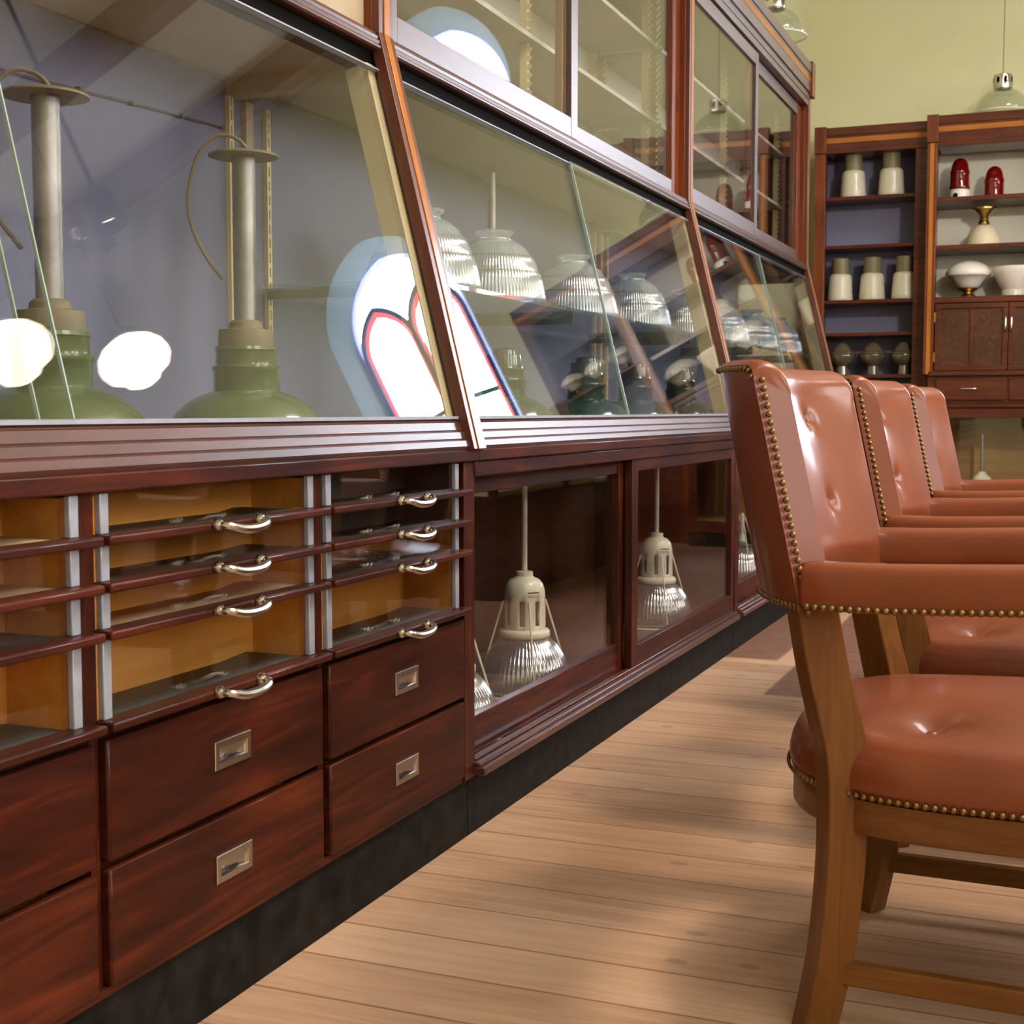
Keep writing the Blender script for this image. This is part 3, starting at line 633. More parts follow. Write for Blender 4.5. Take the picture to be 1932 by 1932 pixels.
# ------------------------------------------------------------------ lamps standing in the cabinet
def green_lamp(name, label, loc, m='green_en', pole=True, group=None):
    t = thing(name, label, 'lamp', loc, group); x, y, z = loc
    bm = NB(); pr = [(0.163, 0.0), (0.166, 0.004), (0.166, 0.012), (0.160, 0.018), (0.152, 0.040), (0.137, 0.062), (0.115, 0.082), (0.090, 0.096), (0.068, 0.103), (0.063, 0.106), (0.0625, 0.145), (0.0655, 0.148), (0.0655, 0.153), (0.059, 0.157), (0.0575, 0.184), (0.060, 0.187), (0.058, 0.192), (0.03, 0.194)]
    lathe(bm, pr, loc, 56, cap=False); obj('shade', bm, m, t, solid=0.003, angle=50)
    bm = NB(); lathe(bm, [(0.054, 0.190), (0.054, 0.212), (0.052, 0.226), (0.034, 0.229), (0.032, 0.240), (0.026, 0.245)], loc, 36); obj('cap', bm, 'rust' if pole else m, t)
    if pole:
        bm = NB(); lathe(bm, [(0.0225, 0.235), (0.0225, 0.566)], loc, 28); obj('pole', bm, 'steel', t)
        bm = NB(); lathe(bm, [(0.0, 0.575), (0.030, 0.575), (0.062, 0.569), (0.068, 0.566), (0.068, 0.563), (0.024, 0.563)], loc, 40, cap=False); obj('flange', bm, 'rust', t)
        bm = NB(); tube(bm, smooth_path([(x - 0.926 * e + 0.01, y - 0.377 * e, z + h) for e, h in ((-0.005, 0.57), (0.02, 0.597), (0.06, 0.603), (0.098, 0.565), (0.118, 0.49), (0.112, 0.43), (0.085, 0.37), (0.052, 0.325))], 6), 0.0038, 8); obj('cable', bm, 'cable', t)
    return t
green_lamp('pendant_lamp', 'green enamel industrial lamp on a grey pole, next to the slotted shelf standards', (-1.53, 2.365, 0.883))
GL2 = green_lamp('pendant_lamp', 'green enamel industrial lamp on a grey pole, leftmost in the showcase over the drawers', (-1.53, 1.80, 0.883))
small = [(-1.53, 3.70), (-1.53, 4.42), (-1.53, 4.98), (-1.53, 5.62)]
wh = ['dark green enamel shade under the glass shelf, nearest the green pole lamps', 'dark green enamel shade below the glass shelf, second along from the left', 'dark green enamel shade below the glass shelf, third along from the left', 'dark green enamel shade behind the cabinet post, in front of the farthest bay']
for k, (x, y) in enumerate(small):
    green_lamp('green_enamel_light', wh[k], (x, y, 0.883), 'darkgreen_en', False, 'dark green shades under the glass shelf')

def holo(name, label, loc, stem=False, group='ribbed glass shades on the glass shelf'):
    t = thing(name, label, 'lampshade', loc, group)
    pr = [(0.143, 0.0), (0.145, 0.004), (0.141, 0.030), (0.134, 0.062), (0.127, 0.084), (0.1225, 0.087), (0.117, 0.108), (0.106, 0.130), (0.100, 0.133), (0.088, 0.152), (0.066, 0.170), (0.048, 0.178), (0.043, 0.184), (0.044, 0.192), (0.052, 0.197), (0.053, 0.202), (0.046, 0.204)]
    bm = NB(); lathe(bm, pr[:12], loc, 352, 88, 0.009, cap=False); obj('ribbed_bowl', bm, 'prism', t, solid=0.004, angle=60)
    bm = NB(); lathe(bm, pr[11:], loc, 48, cap=False); obj('collar', bm, 'prism', t, solid=0.004)
    bm = NB()
    for r, z in ((0.1265, 0.0855), (0.104, 0.1315)): tube(bm, [(loc[0] + r * math.cos(2 * PI * i / 48), loc[1] + r * math.sin(2 * PI * i / 48), loc[2] + z) for i in range(48)], 0.0022, 6, closed=True)
    obj('band', bm, 'rust', t)
    if stem:
        bm = NB(); lathe(bm, [(0.012, 0.195), (0.012, 0.42)], loc, 18); obj('stem', bm, 'steel', t)
        bm = NB(); lathe(bm, [(0.020, 0.19), (0.044, 0.196), (0.044, 0.203), (0.012, 0.215)], loc, 24); obj('fitter', bm, 'steel', t)
    return t
H = holo('ribbed_glass_light', 'clear ribbed glass shade on the shelf, largest in view right of the first post', (-1.53, 3.63, 1.2465))
dup(H, (-1.53, 3.17, 1.2465), 'clear ribbed glass shade half hidden by the first cabinet post')
dup(H, (-1.53, 4.29, 1.2465), 'clear ribbed glass shade behind the pane edge, third along the shelf')
dup(H, (-1.53, 4.93, 1.2465), 'clear ribbed glass shade beside the cream lining, fourth along the shelf')
dup(H, (-1.53, 5.66, 1.2465), 'clear ribbed glass shade seen just past the middle cabinet post')
dup(H, (-1.53, 6.25, 1.2465), 'clear ribbed glass shade in the far showcase, left of its pane edge')
dup(H, (-1.53, 6.95, 1.2465), 'clear ribbed glass shade in the far showcase, right of its pane edge')
dup(H, (-1.53, 7.55, 1.2465), 'clear ribbed glass shade farthest along the shelf, above the chair backs')
holo('ribbed_glass_light', 'ribbed glass shade with a thin metal stem, standing behind the shelf row', (-1.66, 3.92, 1.2465), True, None)

def factory_lamp(label, loc, cast=True, rod_top=0.62):
    t = thing('factory_lamp', label, 'lamp', loc, 'factory lamps in the base of the cabinet'); x, y, z = loc
    pr = [(0.125, 0.012), (0.128, 0.016), (0.1265, 0.042), (0.121, 0.074), (0.109, 0.107), (0.090, 0.135), (0.071, 0.153), (0.060, 0.160)]
    if not cast: pr = pr[:-1] + [(0.045, 0.172), (0.024, 0.180), (0.018, 0.185)]
    bm = NB(); lathe(bm, pr, loc, 240, 60, 0.012, cap=False); obj('ribbed_bowl', bm, 'prismsilver', t, solid=0.004, angle=60)
    if cast:
        pr = [(0.067, 0.158), (0.070, 0.162), (0.070, 0.173), (0.066, 0.178), (0.057, 0.181), (0.057, 0.194), (0.0565, 0.262), (0.0555, 0.285), (0.050, 0.306), (0.040, 0.318), (0.026, 0.324), (0.022, 0.328), (0.022, 0.340), (0.012, 0.342)]
        bm = NB(); lathe(bm, pr, loc, 48, cap=False, skip=lambda k, i: k == 5 and i % 6 in (1, 2)); obj('slotted_neck', bm, 'white_en', t, solid=0.004, angle=40)
        bm = NB(); lathe(bm, [(0.020, 0.19), (0.020, 0.24), (0.012, 0.26)], loc, 20); obj('socket', bm, 'opal', t)
        bm = NB(); zt = 0.262; rt = 0.060; knob = True
        for s, h in ((0.2845, 0.0045), (0.2775, 0.0018), (0.2735, 0.0018)):
            n = 7
            for i in range(n):
                a0, a1 = -1.02 + 0.62 * i / n, -1.02 + 0.62 * (i + 0.8) / n
                box(bm, 0, 0.0006, -0.0024, 0.0024, 0, h, Matrix.Translation((x, y, z + s)) @ Matrix.Rotation((a0 + a1) / 2, 4, 'Z') @ Matrix.Translation((0.0575 - (s - 0.273) * 0.05, 0, 0)))
        obj('maker_mark', bm, 'rust', t)
    else:
        bm = NB(); lathe(bm, [(0.019, 0.182), (0.021, 0.19), (0.014, 0.205), (0.014, 0.222), (0.004, 0.226)], loc, 24); obj('cap', bm, 'white_en', t)
        zt, rt = 0.31, 0.008
    bm = NB(); zr = 0.0045
    tube(bm, [(x + 0.137 * math.cos(2 * PI * i / 40), y + 0.137 * math.sin(2 * PI * i / 40), z + zr) for i in range(40)], 0.004, 8, closed=True)
    for k in range(4):
        a = -0.98 + k * PI / 2
        tube(bm, [(x + rt * math.cos(a), y + rt * math.sin(a), z + zt), (x + 0.137 * math.cos(a), y + 0.137 * math.sin(a), z + zr + 0.003)], 0.0028, 8)
        lathe(bm, [(0, -0.004), (0.007, -0.004), (0.007, 0.006), (0.004, 0.010), (0, 0.011)], (x + 0.137 * math.cos(a), y + 0.137 * math.sin(a), z + zr), 12)
    obj('wire_guard', bm, 'white_en', t)
    bm = NB(); lathe(bm, [(0.0078, 0.225 if not cast else 0.335), (0.0078, rod_top)], loc, 14); obj('rod', bm, 'opal', t)
    return t
F1 = factory_lamp('factory lamp with slotted cream neck and ribbed glass bowl behind the left sliding door', (-1.42, 3.585, 0.162))
dup(F1, (-1.42, 4.90, 0.162), 'factory lamp with slotted cream neck behind the right sliding door')
dup(F1, (-1.40, 3.02, 0.162), 'factory lamp showing only its shiny rim at the lower left of the left sliding door')
factory_lamp('silvery ribbed lamp without cast neck, just left of the near chair back', (-1.42, 6.30, 0.162), False, 0.32)

# glass dish in a drawer
bm = NB(); lathe(bm, [(0.0, 0.004), (0.03, 0.004), (0.050, 0.010), (0.0535, 0.016), (0.051, 0.018)], (-1.297, 2.455, 0.6475), 48, cap=False)
tag(obj('glass_dish', bm, 'dishglass', solid=0.003), 'shallow clear glass dish lying in the third drawer from the top beside the post', 'dish')

# ------------------------------------------------------------------ far bookcases
def fluted_post(root, x0, x1, y, ztop, zbot, inlay=True, cap=(2.685, 2.862)):
    obj('post', box(NB(), x0, x1, y, y + 0.06, zbot, cap[0]), 'mahred', root, bevel=0.003)
    if inlay:
        xm, w_ = (x0 + x1) / 2, (x1 - x0) * 0.20
        obj('post_inlay', box(NB(), xm - w_, xm + w_, y - 0.004, y + 0.01, zbot, cap[0] - 0.004), 'inlay', root)
    obj('post_cap', box(NB(), x0 - 0.004, x1 + 0.004, y - 0.014, y + 0.06, cap[0], cap[1]), 'mahred', root, bevel=0.003)
def cornice(root, x0, x1, y, zb=2.645, zt=2.852):
    bm = NB(); box(bm, x0, x1, y, y + 0.30, zb, zt); box(bm, x0, x1, y - 0.006, y + 0.01, zt - 0.05, zt + 0.004); box(bm, x0, x1, y - 0.005, y + 0.01, zb, zb + 0.03)
    obj('cornice', bm, 'mahX', root, bevel=0.002)
    obj('cornice_inlay', box(NB(), x0, x1, y - 0.0035, y + 0.01, 2.752, 2.785), 'inlayX', root)
def narrow_case(label, x0, x1, y, shelves, group='bookcases along the far wall'):
    t = thing('bookcase', label, 'bookcase', ((x0 + x1) / 2, y + 0.15, 0), group)
    p = 0.072
    fluted_post(t, x0, x0 + p, y, 2.86, 0.0, False)
    obj('post', box(NB(), x1 - 0.088, x1, y + 0.02, y + 0.08, 0.0, 2.845), 'mahX', t, bevel=0.002)
    cornice(t, x0 + p, x1, y + 0.012, 2.684)
    bm = NB(); box(bm, x0 + 0.012, x0 + 0.03, y + 0.06, 9.995, 0, 2.80); box(bm, x1 - 0.03, x1 - 0.012, y + 0.08, 9.995, 0, 2.80); box(bm, x0 + 0.03, x1 - 0.03, y + 0.05, 9.995, 2.78, 2.80)
    obj('side_panel', bm, 'mahZ', t)
    obj('back_panel', box(NB(), x0 + 0.03, x1 - 0.03, 9.985, 9.998, 0, 2.80), 'blue', t)
    for z in shelves: obj('shelf', box(NB(), x0 + 0.031, x1 - 0.031, y + 0.05, 9.984, z - 0.022, z), 'mahX', t, bevel=0.002)
    obj('base_front', box(NB(), x0 + p, x1 - 0.088, y + 0.03, y + 0.05, 0, 1.03), 'mahX', t)
    return t
S1 = [2.398, 2.072, 1.702, 1.480, 1.195]
narrow_case('narrow dark bookcase with a slate blue back and five shelves', -1.705, -0.958, 9.655, S1)
narrow_case('narrow dark bookcase with a slate blue back, right of the wide white backed one', 0.065, 0.80, 9.655, S1)
def wide_case():
    x0, x1, y = -0.957, 0.064, 9.52
    t = thing('bookcase', 'wide bookcase with white back, cupboard doors, drawers and a glazed lower case', 'bookcase', (-0.45, 9.7, 0), 'bookcases along the far wall')
    fluted_post(t, x0, x0 + 0.064, y, 2.86, 1.19); fluted_post(t, x1 - 0.064, x1, y, 2.86, 1.19)
    cornice(t, x0 + 0.064, x1 - 0.064, y + 0.006, 2.658)
    bm = NB()
    for a, b in ((x0 + 0.004, x0 + 0.03), (x1 - 0.03, x1 - 0.004)): box(bm, a, b, y + 0.06, 9.995, 0, 2.845)
    box(bm, x0 + 0.03, x1 - 0.03, y + 0.05, 9.995, 2.78, 2.80)
    obj('side_panel', bm, 'mahZ', t)
    obj('back_panel', box(NB(), x0 + 0.03, x1 - 0.03, 9.985, 9.998, 1.0, 2.80), 'whiteback', t)
    for z in (2.340, 2.030): obj('shelf', box(NB(), x0 + 0.031, x1 - 0.031, y + 0.06, 9.984, z - 0.030, z), 'mahX', t, bevel=0.003)
    obj('counter', box(NB(), x0 + 0.062, x1 - 0.062, y + 0.004, 9.984, 1.650, 1.690), 'mahX', t, bevel=0.004)
    obj('cupboard_floor', box(NB(), x0 + 0.03, x1 - 0.03, y - 0.004, 9.984, 1.178, 1.210), 'mahX', t, bevel=0.005)
    xm = (x0 + x1) / 2 + 0.018
    for (a, b, hs) in ((x0 + 0.070, xm - 0.006, 1), (xm - 0.002, x1 - 0.070, -1)):
        bm = NB(); z0, z1, th = 1.213, 1.648, 0.02; fr = 0.034; yy = y + 0.014
        box(bm, a, b, yy, yy + th, z0, z0 + fr); box(bm, a, b, yy, yy + th, z1 - fr, z1); box(bm, a, a + fr, yy, yy + th, z0 + fr, z1 - fr); box(bm, b - fr, b, yy, yy + th, z0 + fr, z1 - fr)
        mid = (a + b) / 2; box(bm, mid - 0.009, mid + 0.009, yy + 0.003, yy + th, z0 + fr, z1 - fr)
        d = obj('cupboard_door', bm, 'mahX', t, bevel=0.002)
        obj('door_panel', box(NB(), a + fr, b - fr, yy + 0.012, yy + 0.018, z0 + fr, z1 - fr), 'brownback', d)
        hx = b - 0.016 if hs > 0 else a + 0.016
        bm = NB(); tube(bm, smooth_path([(hx, yy, 1.560), (hx, yy - 0.018, 1.550), (hx, yy - 0.022, 1.51), (hx, yy - 0.018, 1.470), (hx, yy, 1.460)], 5), 0.006, 10); obj('handle', bm, 'chrome', d)
        hx = a if hs > 0 else b
        for z in (1.56, 1.30): obj('hinge', box(NB(), hx - 0.007, hx + 0.004, yy - 0.006, yy + 0.004, z - 0.032, z + 0.032), 'brass', d)
    for (a, b) in ((x0 + 0.085, xm - 0.012), (xm + 0.008, x1 - 0.085)):
        d = obj('drawer', box(NB(), a, b, y + 0.012, y + 0.035, 1.020, 1.156), 'mahX', t, bevel=0.003)
        bm = NB(); mid = (a + b) / 2 - 0.01
        lathe(bm, [(0.0, -0.011), (0.010, -0.006), (0.012, 0.0), (0.010, 0.006), (0, 0.011)], (0, 0, 0), 20, mtx=Matrix.Translation((mid, y + 0.010, 1.092)) @ Matrix.Scale(5.2, 4, (1, 0, 0)))
        obj('cup_pull', bm, 'chrome', d)
    bm = NB(); box(bm, x0 + 0.03, x1 - 0.03, y + 0.03, y + 0.05, 0.95, 1.178); obj('drawer_frame', bm, 'mahX', t)
    obj('moulding', prism_any(NB(), [(x0 + 0.02, y - 0.012, 0.965), (x0 + 0.02, y - 0.02, 0.975), (x0 + 0.02, y - 0.02, 0.992), (x0 + 0.02, y + 0.0, 1.006), (x0 + 0.02, y + 0.03, 1.006), (x0 + 0.02, y + 0.03, 0.965)], (x1 - x0 - 0.04, 0, 0)), 'mahX', t)
    # glazed lower case
    bm = NB(); box(bm, x0 + 0.03, x1 - 0.03, y - 0.02, y + 0.01, 0.905, 0.963); box(bm, x0 + 0.03, x1 - 0.03, y - 0.02, y + 0.01, 0.10, 0.18)
    box(bm, x0 + 0.03, x0 + 0.075, y - 0.02, y + 0.01, 0.18, 0.905); box(bm, x1 - 0.075, x1 - 0.03, y - 0.02, y + 0.01, 0.18, 0.905); obj('case_frame', bm, 'mahX', t, bevel=0.002)
    obj('case_pane', box(NB(), x0 + 0.07, x1 - 0.07, y - 0.008, y - 0.003, 0.175, 0.91), 'pane', t, flat=True)
    obj('case_back', box(NB(), x0 + 0.03, x1 - 0.03, 9.97, 9.984, 0.10, 1.0), 'tanback', t)
    obj('case_floor', box(NB(), x0 + 0.03, x1 - 0.03, y + 0.01, 9.97, 0.12, 0.19), 'tanback', t)
    obj('plinth', box(NB(), x0 + 0.02, x1 - 0.02, y - 0.005, 9.99, 0, 0.10), 'plinth', t)
    return t
wide_case()
# ribbed white shades with olive fitters
def crock(label, x, z, group):
    loc = (x, 9.80, z); t = thing('milky_glass_light', label, 'lampshade', loc, group)
    pr = [(0.083, 0.0), (0.085, 0.004), (0.083, 0.045), (0.081, 0.05), (0.0805, 0.095), (0.078, 0.10), (0.0765, 0.15), (0.071, 0.172), (0.060, 0.180), (0.05, 0.182)]
    bm = NB(); lathe(bm, pr, loc, 120, 40, 0.006, cap=False); obj('ribbed_body', bm, 'milk', t, solid=0.003, angle=50)
    bm = NB(); lathe(bm, [(0.058, 0.178), (0.0585, 0.182), (0.0585, 0.285), (0.056, 0.288), (0, 0.288)], loc, 36); obj('fitter', bm, 'olive', t)
    return t
k1, k2 = 'milky ribbed shades on the upper shelf', 'milky ribbed shades on the middle shelf'
C1 = crock('left of two milky ribbed shades with olive fitter on the top blue backed shelf', -1.468, 2.399, k1)
dup(C1, (-1.215, 9.80, 2.399), 'right of two milky ribbed shades with olive fitter on the top blue backed shelf')
for x, q in ((-1.545, 'leftmost of three milky ribbed shades on the middle blue backed shelf'), (-1.33, 'middle one of three milky ribbed shades on the middle blue backed shelf'), (-1.115, 'rightmost of three milky ribbed shades on the middle blue backed shelf')):
    dup(C1, (x, 9.80, 1.703), q, k2)
def urn(label, x):
    loc = (x, 9.80, 1.196); t = thing('glass_urn', label, 'lamp', loc, 'smoky urn lamps on the lowest shelf')
    bm = NB(); lathe(bm, [(0.036, 0.0), (0.040, 0.003), (0.036, 0.06), (0.045, 0.070), (0.070, 0.09), (0.090, 0.125), (0.094, 0.140)], loc, 80, 30, 0.012, cap=False); obj('bowl', bm, 'smoke', t, solid=0.003)
    bm = NB(); lathe(bm, [(0.100, 0.140), (0.100, 0.145), (0.082, 0.150), (0.064, 0.168), (0.052, 0.190), (0.036, 0.210), (0.018, 0.222), (0.0, 0.225)], loc, 80, 30, 0.010, cap=False); obj('lid', bm, 'smoke', t, solid=0.003)
    return t
U = urn('leftmost of three smoky glass urns on the lowest visible blue backed shelf', -1.525)
dup(U, (-1.315, 9.80, 1.196), 'middle one of three smoky glass urns on the lowest visible blue backed shelf')
dup(U, (-1.11, 9.80, 1.196), 'rightmost of three smoky glass urns on the lowest visible blue backed shelf')
def beacon(label, x, base):
    loc = (x, 9.74, 2.341); t = thing('beacon_lamp', label, 'lamp', loc, 'red beacons on the white backed shelf'); h = 0.066 if base else 0.0
    bm = NB(); lathe(bm, [(0.060, h), (0.062, h + 0.003), (0.062, h + 0.020), (0.059, h + 0.026), (0.058, h + 0.10), (0.061, h + 0.104), (0.0605, h + 0.118), (0.056, h + 0.124), (0.051, h + 0.155), (0.040, h + 0.182), (0.022, h + 0.198), (0, h + 0.203)], loc, 40, cap=False); obj('dome', bm, 'redglass', t, solid=0.004)
    if base:
        bm = NB(); lathe(bm, [(0.066, 0.0), (0.068, 0.003), (0.066, 0.058), (0.058, 0.0655)], loc, 36); o = obj('base', bm, 'opal', t)
        bm = NB(); lathe(bm, [(0, -0.003), (0.015, -0.003), (0.015, 0.004), (0, 0.004)], (0, 0, 0), 16, mtx=Matrix.Translation((x - 0.02, 9.74 - 0.064, 2.341 + 0.022)) @ Matrix.Rotation(PI / 2, 4, 'X')); obj('plug', bm, 'black', o)
    return t
beacon('red glass beacon with a white base, top white backed shelf', -0.768, True)
beacon('red glass beacon without base, standing right of the one with white base', -0.552, False)
loc = (-0.612, 9.76, 2.031); t = thing('bell_glass_light', 'frosted bell shade under a flared brass cup on the second white backed shelf', 'lampshade', loc)
bm = NB(); lathe(bm, [(0.110, 0.0), (0.112, 0.003), (0.106, 0.035), (0.094, 0.075), (0.075, 0.108), (0.050, 0.130), (0.034, 0.138), (0.02, 0.14)], loc, 48, cap=False); obj('bell', bm, 'frost', t, solid=0.003)
bm = NB(); lathe(bm, [(0.030, 0.138), (0.036, 0.148), (0.034, 0.160), (0.027, 0.168), (0.030, 0.180), (0.024, 0.190), (0.036, 0.206), (0.062, 0.226), (0.082, 0.240), (0.082, 0.250), (0.05, 0.252)], loc, 40); obj('brass_cup', bm, 'brass', t)
def opal_lamp(label, x, z, s=1.0):
    loc = (x, 9.74, z); t = thing('opal_lamp', label, 'lamp', loc, 'opal lamps on the white backed shelves')
    bm = NB(); lathe(bm, [(0.055, 0.002), (0.057, 0.006), (0.050, 0.018), (0.030, 0.032), (0.028, 0.042), (0.038, 0.048), (0.064, 0.062), (0.066, 0.068), (0.05, 0.069)], loc, 40); obj('brass_foot', bm, 'brass', t)
    bm = NB(); lathe(bm, [(0.058, 0.067), (0.070, 0.074), (0.086, 0.098), (0.106, 0.122), (0.124, 0.138), (0.140, 0.148), (0.144, 0.158), (0.142, 0.176), (0.130, 0.198), (0.102, 0.222), (0.064, 0.240), (0.030, 0.249), (0, 0.251)], loc, 48, cap=False); obj('globe', bm, 'opal', t)
    return t
O = opal_lamp('white opal schoolhouse globe on a brass foot, on the counter of the wide bookcase', -0.700, 1.691)
loc = (-0.412, 9.74, 1.691); t = thing('bowl_glass_light', 'white conical bowl shade on a pale foot at the right edge of the counter shelf', 'lampshade', loc)
bm = NB(); lathe(bm, [(0.075, 0.048), (0.080, 0.055), (0.105, 0.10), (0.128, 0.150), (0.138, 0.185), (0.138, 0.192), (0.125, 0.200)], loc, 48, cap=False); obj('bowl', bm, 'opal', t, solid=0.004)
bm = NB(); lathe(bm, [(0.083, 0.0), (0.083, 0.040), (0.078, 0.050), (0.05, 0.052)], loc, 40); obj('foot', bm, 'milk', t)
for x, z in ((-0.13, 1.691),): dup(O, (x, 9.74, z), 'white opal globe on a brass foot, right of the conical bowl shade')
for x, q in ((0.215, 'leftmost'), (0.42, 'middle one'), (0.625, 'rightmost')): dup(O, (x, 9.78, 2.073), q + ' of three small opal globes in the bookcase right of the wide one', scale=0.68)
# lamp in the glazed lower case
loc = (-0.585, 9.72, 0.191); t = thing('pendant_lamp', 'white enamel lamp with a thin grey rod in the glazed lower case', 'lamp', loc)
bm = NB(); lathe(bm, [(0.14, 0.0), (0.14, 0.01), (0.12, 0.09), (0.08, 0.16), (0.060, 0.20)], loc, 40, cap=False); obj('shade', bm, 'opal', t, solid=0.003)
bm = NB(); lathe(bm, [(0.060, 0.20), (0.062, 0.27), (0.058, 0.315), (0.035, 0.335), (0.022, 0.355), (0.010, 0.358)], loc, 36); obj('neck', bm, 'white_en', t)
bm = NB(); lathe(bm, [(0.010, 0.35), (0.010, 0.60)], loc, 16); obj('rod', bm, 'steel', t)

# ------------------------------------------------------------------ hanging lamps
def vented_pendant(label, loc, glassm, zc=ZC, r=0.175):
    t = thing('pendant_lamp', label, 'lamp', loc, 'glass dome pendants above the furniture'); x, y, z = loc
    bm = NB(); lathe(bm, [(r, 0.0), (r * 0.99, 0.02), (r * 0.93, 0.055), (r * 0.80, 0.095), (r * 0.60, 0.128), (r * 0.40, 0.148), (r * 0.30, 0.154)], loc, 56, cap=False); obj('glass_dome', bm, glassm, t, solid=0.004)
    bm = NB(); tube(bm, [(x + r * math.cos(2 * PI * i / 48), y + r * math.sin(2 * PI * i / 48), z + 0.002) for i in range(48)], 0.005, 8, closed=True); obj('rim', bm, 'opal', t)
    bm = NB(); pr = [(0.058, 0.150), (0.060, 0.156), (0.060, 0.190), (0.060, 0.222), (0.056, 0.240), (0.040, 0.246), (0.010, 0.250)]
    lathe(bm, pr, loc, 40, cap=False, skip=lambda k, i: k == 2 and i % 5 in (1, 2)); obj('vented_neck', bm, 'chrome', t, solid=0.003)
    bm = NB(); lathe(bm, [(0.048, 0.155), (0.048, 0.235)], loc, 24); obj('socket', bm, 'black', t)
    bm = NB(); tube(bm, [(x, y, z + 0.248), (x, y, zc)], 0.0025, 8); obj('cord', bm, 'cable', t)
    return t
vented_pendant('pale glass dome pendant with a vented chrome neck above the wide bookcase', (-0.512, 9.70, 2.875), 'clearglass')
vented_pendant('clear glass dome pendant hanging just behind the cornice of the long cabinet', (-1.60, 7.74, 2.985), 'clearglass')
def globe_pendant(label, x, y, z):
    t = thing('globe_pendant', label, 'lamp', (x, y, z), 'lit opal globes on rods'); loc = (x, y, z)
    bm = NB(); lathe(bm, [(0.0, -0.125), (0.04, -0.122), (0.075, -0.105), (0.088, -0.085), (0.10, -0.078), (0.140, -0.055), (0.160, -0.020), (0.163, 0.010), (0.150, 0.050), (0.118, 0.085), (0.080, 0.105), (0.055, 0.112), (0.05, 0.122)], loc, 56); obj('globe', bm, 'lampglow', t)
    bm = NB(); lathe(bm, [(0.055, 0.118), (0.060, 0.125), (0.055, 0.150), (0.02, 0.165), (0.008, 0.17)], loc, 32); obj('fitter', bm, 'wire', t)
    bm = NB(); lathe(bm, [(0.006, 0.165), (0.006, 0.62)], loc, 12); obj('rod', bm, 'wire', t)
    bm = NB(); lathe(bm, [(0.02, 0.61), (0.032, 0.62), (0.032, 0.66), (0.02, 0.67)], loc, 20); obj('coupling', bm, 'chrome', t)
    bm = NB(); tube(bm, [(x, y, z + 0.67), (x, y, ZC)], 0.004, 8); obj('chain', bm, 'wire', t)
    return t
globe_pendant('lit opal globe mirrored whole in the sloping glass over the drawers', 0.98, 5.12, 2.38)
globe_pendant('lit opal globe mirrored at the left edge of the sloping glass', 0.90, 4.22, 2.33)
globe_pendant('lit opal globe hanging behind the photographer', 1.0, 1.2, 2.40)
globe_pendant('lit opal globe hanging near the back wall', 1.0, -1.2, 2.40)

